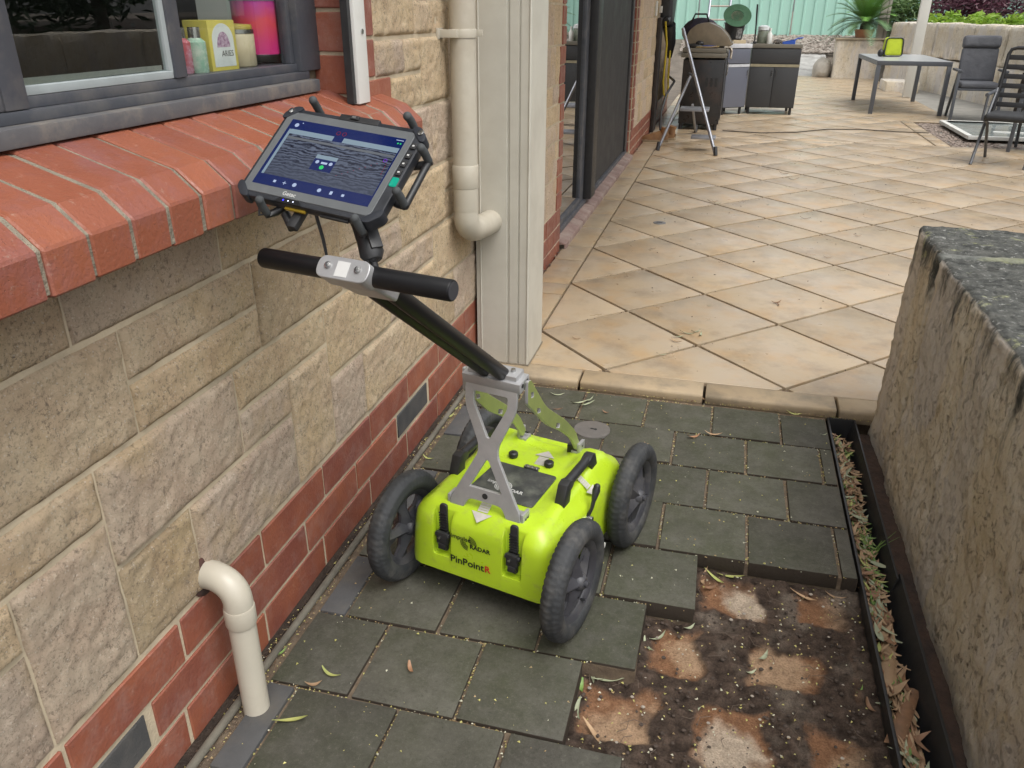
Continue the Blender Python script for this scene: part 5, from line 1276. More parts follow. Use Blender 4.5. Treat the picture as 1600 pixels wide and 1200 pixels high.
b.tube([(x, y, 0) for x, y in pts], .006, 6); b.obj('cord', pm('brown_cord', (.06, .045, .03), rough=.7, rand=0), cd)

# ------------------------------------------------------------------ TABLE, CHAIRS, POSTS
M['darkmetal'] = pm('charcoal_metal', (.085, .09, .10), (.075, .08, .09), 10, .4, bump=.02, rand=.02)
tbx = thing('patio_table', 'long grey metal patio table with square legs', 'table', (2.82, 12.83, .03))
LX, LY = .96, 2.05
b = MB(); b.ab((.01, .01, .695), (LX-.01, LY-.01, .705)); b.obj('table_top', pm('table_glass', (.36, .37, .37), (.35, .36, .36), 2, .3, rvar=.03, bump=0, rand=0), tbx)
b = MB(); b.ab((0, 0, .645), (LX, .03, .702)); b.ab((0, LY-.03, .645), (LX, LY, .702)); b.ab((0, .03, .645), (.03, LY-.03, .702)); b.ab((LX-.03, .03, .645), (LX, LY-.03, .702)); b.obj('table_frame', M['darkmetal'], tbx, bevel=.003)
for x in (.028, LX-.028):
    for y in (.028, LY-.028): MB().box((x, y, .322), (.055, .055, .645)).obj('leg', M['darkmetal'], tbx, bevel=.003)
lb = thing('lime_pouch', 'small lime yellow zip pouch standing on the patio table', 'bag', (3.17, 14.05, .736), R(12))
b = MB(); b.ab((-.14, -.075, 0), (.14, .075, .27)); b.v = [(x*(.88 if z > .1 else 1), y*(.75 if z > .1 else 1), z) for x, y, z in b.v]; pch = b.obj('pouch', pm('lime_fabric', (.42, .50, .02), (.36, .44, .02), 12, .8, bump=.2, rand=0), lb, bevel=.05, segs=4, smooth=60)
b = MB(); pr = rounded([(-.135, .01), (.135, .01), (.122, .262), (-.122, .262)], .05, 6); b.tube([(x, -.074+.018*z/.27, z) for x, z in pr], .010, 6, closed=True); b.ball((-.17, -.03, .05), (.045, .05, .055)); link('piping', b.mesh('piping', M['black']), pch)
M['cushion'] = pm('grey_cushion', (.105, .107, .118), (.085, .087, .097), 5, .85, bump=.35, bscale=14, bdist=.03, rand=.03)
def softbox(a, c, mat, name, par, Mx=None, bev=.035):
    b = MB(); b.ab(a, c); me = b.mesh(name, mat, bevel=bev, segs=4, smooth=70); o = link(name, me, par)
    if Mx is not None: o.matrix_local = Mx
    return o
def cushion_chair(label, loc, rz, group=None):
    t = thing('garden_chair', label, 'chair', loc, rz, group)
    softbox((-.23, -.22, .40), (.23, .25, .475), M['cushion'], 'seat_cushion', t)
    BM = T(0, .24, .46) @ RX(R(-14))
    softbox((-.225, -.045, .0), (.225, .035, .43), M['cushion'], 'back_cushion', t, BM); softbox((-.232, -.075, .425), (.232, .045, .585), M['cushion'], 'headrest', t, BM, .05)
    b = MB(); b.box((0, .065, .28), (.40, .02, .60), None); fr = b.obj('back_frame', M['darkmetal'], t, bevel=.004); fr.matrix_local = BM
    b = MB(); b.ab((-.25, -.22, .375), (.25, .25, .402)); b.obj('seat_frame', M['darkmetal'], t, bevel=.004)
    for sx in (-1, 1):
        b = MB(); b.box((0, 0, 0), (.036, .05, .62), T(sx*.275, -.215, .30) @ RX(R(-6))); b.obj('leg', M['darkmetal'], t, bevel=.003)
        b = MB(); b.box((0, 0, 0), (.03, .04, .66), T(sx*.262, .10, .29) @ RX(R(28))); b.obj('leg', M['darkmetal'], t, bevel=.003)
        b = MB(); b.box((0, 0, 0), (.05, .48, .028), T(sx*.275, .02, .615)); b.obj('armrest', M['darkmetal'], t, bevel=.005)
    return t
cushion_chair('grey cushioned garden chair with headrest at the far end of the patio table', (4.08, 12.60, .03), R(-4))
cushion_chair('grey cushioned garden chair mostly hidden behind the slatted chair', (4.12, 9.75, .03), R(-22))
sc = thing('slatted_chair', 'black slatted folding chair with seat pad at the right edge of the patio', 'chair', (3.50, 8.80, .03), R(-24))
softbox((-.21, -.22, .40), (.21, .20, .465), pm('black_pad', (.03, .031, .033), rough=.7, rand=0), 'seat_pad', sc)
BM = T(0, .19, .47) @ RX(R(-12))
b = MB(); fp = [(-.21, 0, -.06), (-.21, 0, .50), (-.195, 0, .545), (-.15, 0, .56), (.15, 0, .56), (.195, 0, .545), (.21, 0, .50), (.21, 0, -.06)]
b.tube(fp, .017, 10); fr = b.obj('back_frame', M['black'], sc); fr.matrix_local = BM
for k in range(6):
    b = MB(); b.box((0, 0, .05+k*.085), (.39, .012, .045)); o = b.obj('slat', M['black'], sc, bevel=.003); o.matrix_local = BM
for sx in (-1, 1):
    b = MB(); b.tube([(sx*.225, -.24, .0), (sx*.225, .05, .42), (sx*.222, .22, .66)], .014, 8); b.obj('leg', M['darkmetal'], sc)
    b = MB(); b.tube([(sx*.205, .34, .0), (sx*.205, .02, .36), (sx*.205, -.18, .40)], .014, 8); b.obj('leg', M['darkmetal'], sc)
    b = MB(); b.tube([(sx*.235, -.18, .625), (sx*.235, .26, .635)], .016, 8); b.tube([(sx*.225, -.16, .625), (sx*.225, -.18, .40)], .012, 8); b.obj('armrest', M['darkmetal'], sc)
po = thing('veranda_post', 'pale square veranda post beyond the grey patio table', 'post', (3.80, 15.62, .03))
MB().ab((-.075, -.05, 0), (.075, .05, 2.9)).obj('shaft', pm('pale_post', (.62, .60, .54), (.58, .56, .5), 4, .5, rand=0), po, bevel=.006)
po = thing('veranda_post', 'pale boxed veranda post standing behind the limestone planter', 'post', (3.86, 20.05, .70))
MB().ab((-.10, -.06, 0), (.03, .06, 2.4)).ab((.04, -.05, 0), (.10, .05, 2.4)).obj('shaft', pm('taupe_post', (.42, .38, .32), (.38, .34, .29), 4, .5, rand=0), po, bevel=.006)
# limestone planter, retaining wall
plw = thing('limestone_planter', 'low pale limestone planter box at the far corner of the patio', 'planter')
rock((2.97, 19.75, -.1), (3.93, 20.25, .80), .06, .03, .012, M['limeclean'], 21, parent=plw)
MB().ab((2.93, 19.72, .802), (3.95, 20.28, .835)).obj('capping', pm('lime_cap', (.50, .42, .30), (.42, .36, .27), 5, .8, rand=0), plw, bevel=.008)
rw_ = thing('retaining_wall', 'long rough limestone retaining wall below the garden bed', 'wall')
A, Bp = Vector((3.93, 19.4, 0)), Vector((5.35, 12.2, 0)); d = (Bp-A); Ln = d.length; an = math.atan2(d.y, d.x)
y = 0; k = 0
while y < Ln-.1:
    L = [1.3, .9, 1.5, 1.1, 1.2][k % 5]; L = min(L, Ln-y)
    for z0, z1 in ((-.1, .58), (.585, 1.16)):
        o = rock((y+.005, 0, z0), (y+L-.005, .45, z1), .07, .03, .022, M['limeclean'] if z0 < .3 else M['lime2'] if 'lime2' in M else M['limeclean'], 30+k, name='stone', parent=rw_)
    y += L; k += 1
rw_.location = A; rw_.rotation_euler = (0, 0, an)
rw2 = thing('retaining_wall', 'limestone retaining wall along the right of the patio beside the chairs', 'wall', (5.35, 12.2, 0), R(-88))
y = 0
for k in range(8):
    for z0, z1 in ((-.1, .58), (.585, 1.12)): rock((y+.005, 0, z0), (y+1.2, .45, z1), .10, .03, .022, M['limeclean'], 60+k, name='stone', parent=rw2)
    y += 1.21
MB().ab((3.60, 16.6, .0), (4.15, 17.4, .20)).obj('step', M['limeclean'], None, bevel=.02)
st = bpy.data.objects['step']; tag(st, 'low stone step at the foot of the retaining wall', 'step')
rkk = thing('rock', 'grey boulder beside the left side of the limestone planter', 'rock', (2.78, 20.15, .02))
b = MB(); b.ball((0, 0, .15), (.20, .3, .26), 16, 10); b.v = [tuple(Vector(v)+Vector((1, 1, 1))*noise.noise(Vector(v)*4)*.05) for v in b.v]; b.obj('boulder', pm('grey_rock', (.48, .44, .37), (.36, .33, .28), 5, .9, bump=.7, bscale=20, bdist=.03, rand=0), rkk)
# concrete, gravel, white frame
struct(MB().ab((3.85, 9.86, -.13), (5.3, 19.4, .010)).ab((3.30, 9.86, -.13), (3.85, 12.1, -.005)).obj('concrete_path', pm('grey_concrete', (.30, .285, .25), (.24, .23, .205), 4, .9, bump=.4, bscale=70, rand=0), None, smooth=0))
gb_ = MB()
for k in range(2600):
    x, y = rng.uniform(3.31, 4.2), rng.uniform(9.9, 12.05); r_ = rng.uniform(.008, .02)
    gb_.ball((x, y, .0+r_*.4), (r_*rng.uniform(.8, 1.5), r_, r_*.6), 5, 3)
stuff(gb_.obj('gravel', pm('pebbles', (.34, .27, .22), (.16, .13, .115), 30, .9, bump=0, rand=0), None, smooth=60))
wf = thing('framed_sheet', 'white framed glass sheet lying flat on the gravel beside the chairs', 'panel', (3.55, 10.0, .045), 0)
b = MB(); b.ab((0, .35, 0), (1.6, .41, .04)); b.ab((0, 1.80, 0), (1.6, 1.86, .04)); b.ab((.0, .41, 0), (.06, 1.8, .04)); b.ab((.4, .9, .0), (1.6, .95, .03)); b.obj('frame', M['white'], wf, bevel=.004)
b = MB(); b.ab((.06, .41, .012), (1.6, 1.8, .02)); b.obj('sheet', pm('grey_glass_sheet', (.30, .34, .33), (.16, .18, .17), 5, .15, bump=0, rand=0), wf)
gp = MB(); gp.add([(.3, 20.26, .012), (3.0, 20.26, .012), (3.0, 22.3, .40), (.3, 22.3, .40), (.3, 20.26, -.2), (3.0, 20.26, -.2), (3.0, 22.3, -.2), (.3, 22.3, -.2)], [(0, 1, 2, 3), (7, 6, 5, 4), (0, 4, 5, 1), (1, 5, 6, 2), (2, 6, 7, 3), (3, 7, 4, 0)])
struct(gp.obj('garden_path', pm('crazy_paving', (.46, .45, .42), (.34, .33, .31), 5, .9, bump=.7, bscale=16, bdist=.03, rand=0, dirt=(.16, .15, .14), dirt_amt=.7, dscale=3), None, smooth=0))
mb_ = MB()
for k in range(4200):
    x, y = rng.uniform(-.5, 4.2), rng.uniform(22.2, 24.4); r_ = rng.uniform(.012, .045); z = gz(x, y)+.1
    mb_.ball((x, y, z+.01), (r_*rng.uniform(.8, 2), r_, r_*.5), 5, 3)
stuff(mb_.obj('bark_mulch', pm('mulch', (.44, .39, .34), (.20, .16, .13), 12, .95, bump=0, rand=0), None, smooth=60))
# green steel fence
fn = thing('steel_fence', 'pale green ribbed steel fence closing the far end of the yard', 'fence', (0, 24.2, 0))
gm = pm('pale_green_steel', (.36, .59, .49), (.345, .57, .475), 2, .5, bump=0, rand=.03)
x = -5.0; k = 0
while x < 12:
    b = MB(); pts = []; xx = x
    while xx < x+2.36:
        pts += [(xx, 0), (xx+.195, 0), (xx+.21, -.03), (xx+.245, -.03)]; xx += .262
    pts = [p for p in pts if p[0] < x+2.36]
    n = len(pts); vs = [(p[0], p[1], .55) for p in pts]+[(p[0], p[1], 2.7) for p in pts]
    b.add(vs, [(i, i+1, n+i+1, n+i) for i in range(n-1)]); o = b.obj('fence_panel', gm, fn, smooth=0, fix=False); mm = o.modifiers.new('t', 'SOLIDIFY'); mm.thickness = .004
    b = MB(); b.ab((x-.03, -.045, .4), (x+.03, .03, 2.72)); b.obj('fence_post', gm, fn, bevel=.004); x += 2.42
b = MB(); b.ab((-5, -.05, 2.68), (12, .04, 2.76)); b.ab((-5, -.035, .52), (12, .03, .60)); b.obj('rail', gm, fn)
ld = thing('ladder', 'aluminium ladder leaning on the green fence behind the barbecue', 'ladder', (.12, 21.6, 0))
b = MB()
for x in (0, .50): b.tube([(x, 0, .1), (x, 2.35, 3.0)], .03, 8)
b.obj('stile', M['alu'], ld)
for k in range(9): MB().tube([(0, .25*k+.1, .1+.308*k+.12), (.50, .25*k+.1, .1+.308*k+.12)], .02, 8).obj('rung', pm('rung_alu', (.42, .36, .30), rough=.5, rand=0) if k == 0 else bpy.data.materials['rung_alu'], ld)
# potted cycad
pot = thing('flower_pot', 'wide terracotta pot on the limestone planter', 'pot', (3.50, 19.98, .836))
b = MB(); b.lathe([(0, 0), (.16, 0), (.19, .12), (.20, .125), (.205, .165), (.185, .165), (.175, .13), (0, .12)], 26); b.obj('pot', pm('terracotta', (.36, .17, .085), (.30, .14, .075), 8, .8, rand=0), pot)
cy = thing('cycad', 'bright green cycad with arching fronds rising out of the terracotta pot', 'plant', (3.50, 19.98, .95))
b = MB(); b.lathe([(.0, 0), (.085, 0), (.105, .06), (.10, .15), (.04, .2), (0, .2)], 16); b.obj('trunk', M['soil'], cy)
gl_ = [pm('frond_green', (.13, .27, .05), (.10, .22, .045), 8, .45, bump=0, rand=.25), pm('frond_dark', (.11, .20, .08), (.085, .16, .07), 8, .5, bump=0, rand=.2)]
for k in range(46):
    az = k*2.399; el = .10+1.05*(k/46.); L = rng.uniform(.80, .98)
    b = MB(); path = []
    for i in range(15):
        t = i/14; r_ = L*(t-.18*t*t*el)*math.cos(el*(1-.3*t))*1.0; z = .17+L*(math.sin(el)*t*1.25-.62*(1.25-el)*t*t)
        path.append(Vector((r_*math.cos(az), r_*math.sin(az), z)))
    b.tube(path, [.006*(1-i/17) for i in range(15)], 4)
    for i in range(2, 14):
        for h in (0, .5):
            if i+h > 13: continue
            p = path[i].lerp(path[i+1], h); d_ = (path[i+1]-path[i]).normalized(); sd_ = d_.cross(Vector((0, 0, 1))).normalized(); ll = .20*math.sin(math.pi*(.12+.85*(i+h)/14))+.02
            for sg in (-1, 1):
                q = p+(sd_*sg*.82+d_*.55+Vector((0, 0, .12)))*ll; wv_ = d_*.014
                b.add([p-wv_, p+wv_, q], [(0, 1, 2)])
    b.obj('frond', gl_[0 if el > .42 else 1], cy, fix=False, smooth=0)
# foliage
def leaf_cloud(name, c, r, n, size, mat, parent=None, seed=0, clump=26, asp=.5):
    g = np.random.default_rng(seed)
    d = g.normal(size=(clump, 3)); d /= np.linalg.norm(d, axis=1)[:, None]
    cc = d*g.uniform(.35, 1., (clump, 1))*np.array(r)*.8
    which = g.integers(0, clump, n); rad = np.mean(r)*.36
    off = g.normal(size=(n, 3)); off /= np.linalg.norm(off, axis=1)[:, None]; off *= (g.uniform(0, 1, (n, 1))**.4)*rad
    p = cc[which]+off+np.array(c)
    u = g.normal(size=(n, 3)); u[:, 2] *= .5; u /= np.linalg.norm(u, axis=1)[:, None]
    v = np.cross(u, g.normal(size=(n, 3))); v /= np.linalg.norm(v, axis=1)[:, None]
    s_ = size*g.uniform(.6, 1.3, (n, 1)); nn = np.cross(u, v)
    q = np.stack([p-u*s_, p+v*s_*asp*.5-nn*s_*.1, p+u*s_, p-v*s_*asp*.5-nn*s_*.1], 1).reshape(-1, 3)
    me = bpy.data.meshes.new(name); me.vertices.add(4*n); me.vertices.foreach_set('co', q.ravel())
    me.loops.add(4*n); me.loops.foreach_set('vertex_index', np.arange(4*n)); me.polygons.add(n); me.polygons.foreach_set('loop_start', np.arange(n)*4); me.polygons.foreach_set('loop_total', np.full(n, 4))
    me.update(); me.validate(); me.materials.append(mat)
    return link(name, me, parent)
def leafmat(name, a, b_, trans=.3):
    s = NB(name); geo = s.n('ShaderNodeNewGeometry')
    rr = geo.outputs['Random Per Island']
    c = s.mix(rr, a, b_); s.set(Base_Color=c, Roughness=.42)
    tl_ = s.n('ShaderNodeBsdfTranslucent'); s.l(c, tl_.inputs[0]); mx = s.n('ShaderNodeMixShader'); mx.inputs[0].default_value = trans
    s.l(s.b.outputs[0], mx.inputs[1]); s.l(tl_.outputs[0], mx.inputs[2]); s.l(mx.outputs[0], s.out.inputs[0]); return s.mat
LG = leafmat('leaf_green', (.09, .17, .05), (.15, .23, .08)); LD = leafmat('leaf_dark', (.022, .05, .018), (.045, .085, .03), .2); LR = leafmat('leaf_purple', (.12, .035, .06), (.22, .12, .14)); LL = leafmat('leaf_lime', (.20, .36, .03), (.30, .44, .06), .4)
bark = pm('bark', (.16, .125, .095), (.10, .08, .065), 10, .95, bump=.7, bscale=30, bdist=.02, rand=.1)
def tree(name, label, cat, x, y, z, h, r, n, size, mat, seed, group=None, asp=.5, clump=26, trunk=.07):
    t = thing(name, label, cat, (x, y, z), 0, group)
    b = MB(); b.tube([(0, 0, -.1), (.03, .02, h*.35), (-.02, .05, h*.65), (0, 0, h*.9)], [trunk, trunk*.8, trunk*.55, trunk*.2], 10)
    g = random.Random(seed)
    for k in range(6):
        a = g.uniform(0, 6.28); zz = h*g.uniform(.35, .7); b.tube([(0, .02, zz), (r[0]*.35*math.cos(a), r[1]*.35*math.sin(a), zz+h*.12), (r[0]*.7*math.cos(a), r[1]*.7*math.sin(a), zz+h*.2)], [trunk*.45, trunk*.3, trunk*.1], 6)
    b.obj('trunk', bark, t)
    leaf_cloud('crown', (0, 0, h*.68), r, n, size, mat, t, seed, clump, asp); return t
struct(MB().ab((5.0, 2.0, -.1), (40, 60, .55)).obj('garden_bed', M['soil'], None, smooth=0))
bed2 = MB(); bed2.add([(4.35, 19.5, 1.0), (5.8, 12.2, 1.0), (12, 12, 1.1), (12, 24, 1.2), (4.4, 24, 1.1), (4.35, 19.5, -.1), (5.8, 12.2, -.1), (12, 12, -.1), (12, 24, -.1), (4.4, 24, -.1)], [(0, 1, 2, 3, 4), (9, 8, 7, 6, 5), (0, 5, 6, 1), (1, 6, 7, 2), (2, 7, 8, 3), (3, 8, 9, 4), (4, 9, 5, 0)])
struct(bed2.obj('garden_bed', M['soil'], None, smooth=0))
tree('purple_shrub', 'big purple leaved shrub above the far retaining wall', 'shrub', 5.7, 20.3, .45, 1.7, (1.4, 1.0, .95), 6000, .075, LR, 1, clump=34)
tree('purple_shrub', 'smaller purple leaved shrub at the right of the far garden bed', 'shrub', 7.3, 18.8, .5, 1.6, (1.3, 1.0, .9), 5000, .075, LR, 2, clump=30)
tree('green_shrub', 'mid green shrub filling the gap between the veranda posts', 'shrub', 4.55, 22.0, .3, 1.7, (.6, .8, 1.0), 3000, .07, LG, 3)
for k, (x, y, lab) in enumerate([(4.72, 18.3, 'lime green ground plant beside the veranda post'), (5.05, 16.9, 'lime green ground plant in the middle of the wall top'), (5.35, 15.6, 'lime green ground plant above the cushioned chair'), (5.7, 14.3, 'lime green ground plant nearest the tree at the right')]):
    t = thing('ground_plant', lab, 'plant', (x, y, 1.0), 0, 'lime green plants along the wall top'); leaf_cloud('foliage', (0, 0, .13), (.42, .62, .20), 1100, .065, LL, t, 40+k, 16, .6)
tree('leafy_tree', 'leafy tree with light green leaves overhanging the chairs at the right', 'tree', 5.02, 12.3, .42, 1.5, (.62, .8, .62), 2600, .075, leafmat('leaf_fresh', (.15, .23, .08), (.30, .36, .17), .4), 5, clump=30, asp=.42)
for k, (x, y, lab) in enumerate([(7.4, 5.2, 'dark evergreen tree nearest the house window'), (8.6, 8.2, 'dark evergreen tree opposite the sliding door'), (8.0, 11.0, 'dark evergreen tree behind the leafy tree'), (6.8, 2.6, 'dark evergreen tree at the near end of the garden')]):
    tree('evergreen_tree', lab, 'tree', x, y, .5, 2.7, (1.6, 2.0, 1.9), 6000, .12, LD, 60+k, 'evergreen trees along the right side', clump=44, trunk=.12)
for k, (x, y, lab) in enumerate([(6.5, 27.5, 'tall dark tree beyond the fence on the left'), (10.5, 26, 'tall dark tree beyond the fence on the right')]):
    tree('evergreen_tree', lab, 'tree', x, y, .8, 6, (2.6, 2.2, 2.8), 4200, .2, LD, 80+k, 'evergreen trees beyond the fence', clump=40, trunk=.16)
# ------------------------------------------------------------------ FALLEN LEAVES, CRUMBS
def leaf_mesh(name, L, w_, curl, mat, twist=0, seed=0):
    g = random.Random(seed); vs = []; n = 9
    for i in range(n):
        t = i/(n-1); ww = w_*math.sin(math.pi*min(1, .08+t*.92))**.8*(1-.25*t)
        x = L*(t-.5); y = curl*L*(t-.5)**2*2; z = .0025+abs(twist)*.018*(t-.5)**2*4
        a = twist*(t-.5)*1.6; 
        vs += [(x, y-ww/2*math.cos(a), z-ww/2*math.sin(a)+.001), (x, y, z-.0008), (x, y+ww/2*math.cos(a), z+ww/2*math.sin(a)+.001)]
    fs = []
    for i in range(n-1):
        for j in range(2): fs.append((i*3+j, (i+1)*3+j, (i+1)*3+j+1, i*3+j+1))
    mb = MB(); mb.add(vs, fs); return mb.mesh(name, mat, smooth=80, fix=False)
def lm(name, a, b_):
    return pm(name, a, b_, 40, .55, bump=0, rand=.2)
G1 = lm('leaf_sage', (.36, .38, .25), (.28, .31, .20)); G2 = lm('leaf_yellowgreen', (.42, .42, .13), (.33, .36, .12)); G3 = lm('leaf_brown', (.30, .16, .085), (.20, .11, .06)); G4 = lm('leaf_tan', (.42, .28, .16), (.33, .21, .12)); G5 = lm('leaf_live', (.16, .26, .06), (.12, .20, .05))
LM = {}
for i, (m_, nm) in enumerate(((G1, 'sage'), (G2, 'yellow'), (G3, 'brown'), (G4, 'tan'), (G5, 'green'))):
    LM[nm] = [leaf_mesh('fallen_leaf', L, w_, c, m_, tw, k) for k, (L, w_, c, tw) in enumerate([(.055, .009, .25, .4), (.075, .011, -.2, .8), (.042, .012, .15, .5)])]
LAB = {('pav', 'sage'): 'narrow grey green gum leaf lying on the dark pavers', ('pav', 'yellow'): 'narrow yellow green gum leaf lying on the dark pavers', ('pav', 'brown'): 'small reddish brown leaf lying on the dark pavers', ('pav', 'tan'): 'narrow tan gum leaf lying on the dark pavers', ('pav', 'green'): 'narrow fresh green leaf lying on the dark pavers',
       ('pat', 'sage'): 'narrow pale grey leaf lying on the sandstone tiles', ('pat', 'brown'): 'small dark brown leaf lying on the sandstone tiles', ('pat', 'tan'): 'narrow tan leaf lying on the sandstone tiles',
       ('bed', 'sage'): 'narrow grey green leaf lying in the lifted sand bed', ('bed', 'yellow'): 'narrow yellow green leaf lying in the lifted sand bed', ('bed', 'brown'): 'small brown leaf lying in the lifted sand bed', ('bed', 'tan'): 'narrow tan leaf lying in the lifted sand bed', ('bed', 'green'): 'small fresh green leaf lying in the lifted sand bed',
       ('kerb', 'tan'): 'tan leaf resting against the sandstone kerb'}
def unproj(px, py, z):
    d = rt*(px-800)-up*(py-600)+fw*1246.5; t = (z-1.36)/d.z; return Vector((.92, 0, 1.36))+d*t
LEAVES = {}
def leaf(px, py, where, kind, ang, v=0, sc=1., tilt=0):
    z = {'pav': .001, 'pat': .031, 'bed': -.050, 'kerb': .02}[where]
    p = unproj(px, py, z); o = link('fallen_leaf', LM[kind][v], None, p); o.rotation_euler = (tilt, rng.uniform(-.08, .08), R(ang)); o.scale = (sc,)*3
    LEAVES.setdefault((where, kind), []).append((px, o))
    tag(o, LAB[(where, kind)], 'leaf', {'pav': 'leaves fallen on the dark pavers', 'pat': 'leaves fallen on the sandstone tiles', 'bed': 'leaves fallen in the sand bed', 'kerb': 'leaves fallen at the kerb'}[where])
for a in [(515, 1055, 'pav', 'yellow', -15, 0), (438, 1022, 'pav', 'green', 60, 0, .8), (490, 1071, 'pav', 'tan', 25, 2, .9), (456, 1126, 'pav', 'yellow', 20, 1), (641, 1046, 'pav', 'brown', -55, 2, .9), (668, 717, 'pav', 'yellow', -20, 0, .9), (712, 640, 'pav', 'yellow', 60, 2, .8), (703, 652, 'pav', 'yellow', 50, 2),
          (871, 618, 'pav', 'sage', 10, 0), (905, 630, 'pav', 'sage', 25, 1), (915, 633, 'pav', 'sage', 40, 1), (921, 626, 'pav', 'sage', 55, 0, 1.1), (946, 645, 'pav', 'brown', -20, 2, .7), (1084, 684, 'pav', 'brown', 25, 2, 1.2), (1114, 680, 'pav', 'tan', -5, 0, 1.1), (870, 640, 'pav', 'brown', 20, 1, .6),
          (1098, 624, 'pav', 'tan', -50, 0, 1.2), (1195, 636, 'pav', 'sage', -5, 0, 1.1), (1240, 648, 'pav', 'yellow', -10, 0, 1), (1288, 680, 'pav', 'sage', 40, 0, .6), (1010, 694, 'pav', 'tan', -30, 2, .5),
          (735, 560, 'pat', 'tan', 20, 0, .6), (1060, 527, 'pat', 'sage', 20, 0), (1075, 522, 'pat', 'sage', -15, 1), (1088, 519, 'pat', 'sage', 40, 0), (1095, 524, 'pat', 'sage', 80, 2), (1055, 534, 'pat', 'tan', -30, 0), (1113, 316, 'pat', 'tan', 10, 1, 1.1), (1120, 318, 'pat', 'sage', -20, 1), (1213, 474, 'pat', 'brown', 20, 2, 1.2), (1216, 477, 'pat', 'brown', 100, 2, .9), (1258, 342, 'pat', 'brown', -5, 1), (1108, 478, 'pat', 'sage', 10, 2, .5), (1225, 272, 'pat', 'brown', -15, 1, 1.2), (1240, 281, 'pat', 'brown', 0, 1, 1.2), (1340, 369, 'pat', 'tan', 10, 0), (1020, 389, 'pat', 'brown', -10, 0, .7), (960, 435, 'pat', 'brown', 30, 2, .5), (965, 445, 'pat', 'brown', -50, 2, .5), (1293, 403, 'pat', 'tan', -5, 0, .9), (1035, 555, 'pat', 'sage', 15, 0, .7), (1200, 320, 'pat', 'sage', 30, 2, .7), (900, 530, 'pat', 'brown', -8, 0, .7), (1080, 254, 'pat', 'brown', 0, 2, .8),
          (1098, 905, 'bed', 'tan', 85, 1, 1.), (1118, 905, 'bed', 'yellow', -45, 1), (1140, 902, 'bed', 'yellow', 5, 1), (1215, 907, 'bed', 'sage', -20, 0), (1256, 934, 'bed', 'tan', -30, 1), (1035, 968, 'bed', 'sage', -20, 0), (1078, 982, 'bed', 'sage', 40, 2, .8), (1030, 998, 'bed', 'sage', 50, 0), (1010, 1010, 'bed', 'sage', -60, 0), (925, 1055, 'bed', 'sage', -65, 1), (942, 1054, 'bed', 'yellow', 10, 1), (950, 1064, 'bed', 'sage', 10, 1), (908, 1075, 'bed', 'green', -80, 2), (901, 1112, 'bed', 'sage', -80, 0, 1.2), (928, 1147, 'bed', 'tan', -50, 1), (1194, 1028, 'bed', 'sage', 60, 2), (1174, 1052, 'bed', 'sage', 35, 2, .7), (1345, 1080, 'bed', 'green', 60, 0, .6), (1358, 1106, 'bed', 'brown', -70, 2), (1086, 1112, 'bed', 'sage', 30, 2, .7), (1305, 935, 'bed', 'tan', -10, 0), (1110, 920, 'bed', 'brown', 20, 2)]:
    leaf(*a)
ORD = ['leftmost', 'second from the left', 'third from the left', 'fourth from the left', 'fifth from the left', 'sixth from the left', 'seventh from the left', 'eighth from the left', 'ninth from the left', 'tenth from the left', 'eleventh from the left', 'twelfth from the left']
NUM = ['', 'one', 'two', 'three', 'four', 'five', 'six', 'seven', 'eight', 'nine', 'ten', 'eleven', 'twelve', 'thirteen']
for (wh, kd), L in LEAVES.items():
    L.sort(key=lambda q: q[0])
    if len(L) < 2: continue
    base_ = LAB[(wh, kd)]; short = base_.replace(' lying', '').replace('resting ', '')
    head, tail = short.split(' leaf ', 1)
    for n_, (_, o) in enumerate(L):
        pos = ORD[n_] if n_ < len(L)-1 else 'rightmost'
        o['label'] = '%s of the %s %s leaves %s' % (pos, NUM[len(L)], head, tail)
# litter in the drain
for nm, m_ in (('brown', G3), ('tan', G4), ('sage', G1)): LM[nm+'_broad'] = [leaf_mesh('fallen_leaf', .060+.012*k, .013+.003*k, .2-.2*k, m_, .5+.4*k, k) for k in range(3)]
litter = MB(); lv = [LM[k][v] for k in ('tan', 'brown', 'sage', 'sage_broad', 'brown_broad', 'tan_broad', 'tan_broad', 'yellow', 'tan', 'green') for v in range(3)]
mats = [G4, G3, G1, G2, G5, M['soil']]; mi = {G4.name: 0, G3.name: 1, G1.name: 2, G2.name: 3, G5.name: 4}
for k in range(1500):
    y = rng.uniform(.7, 2.74); me = lv[rng.randrange(len(lv))]
    if 1.9 < y < 2.3 and rng.random() < .14: me = LM['green'][rng.randrange(3)]
    if y < 1.85 and rng.random() < .35: me = LM[rng.choice(['tan', 'brown', 'tan_broad', 'tan_broad', 'brown_broad'])][rng.randrange(3)]
    x = 1.408+rng.random()**1.2*.050
    Mx = T(x, y, -.060+rng.uniform(.0, .046)*(1-(x-1.40)/.09)+.012*noise.noise(Vector((0, y*9, 0)))) @ RZ(rng.gauss(R(90), .75 if y > 1.85 else .4)) @ RX(rng.gauss(0, .2)) @ RY(rng.gauss(0, .08)) @ Matrix.Scale((rng.uniform(.3, .95) if y > 1.85 else .35+.9*rng.random()**2), 4) @ Matrix.Diagonal((1, 1, .4, 1))
    litter.add([v.co for v in me.vertices], [tuple(p.vertices) for p in me.polygons], Mx, mi[me.materials[0].name])
litter.ab((1.399, .4, -.11), (1.452, 2.76, -.066), None, 5)
stuff(litter.obj('leaf_litter', mats, None, fix=False, smooth=80))
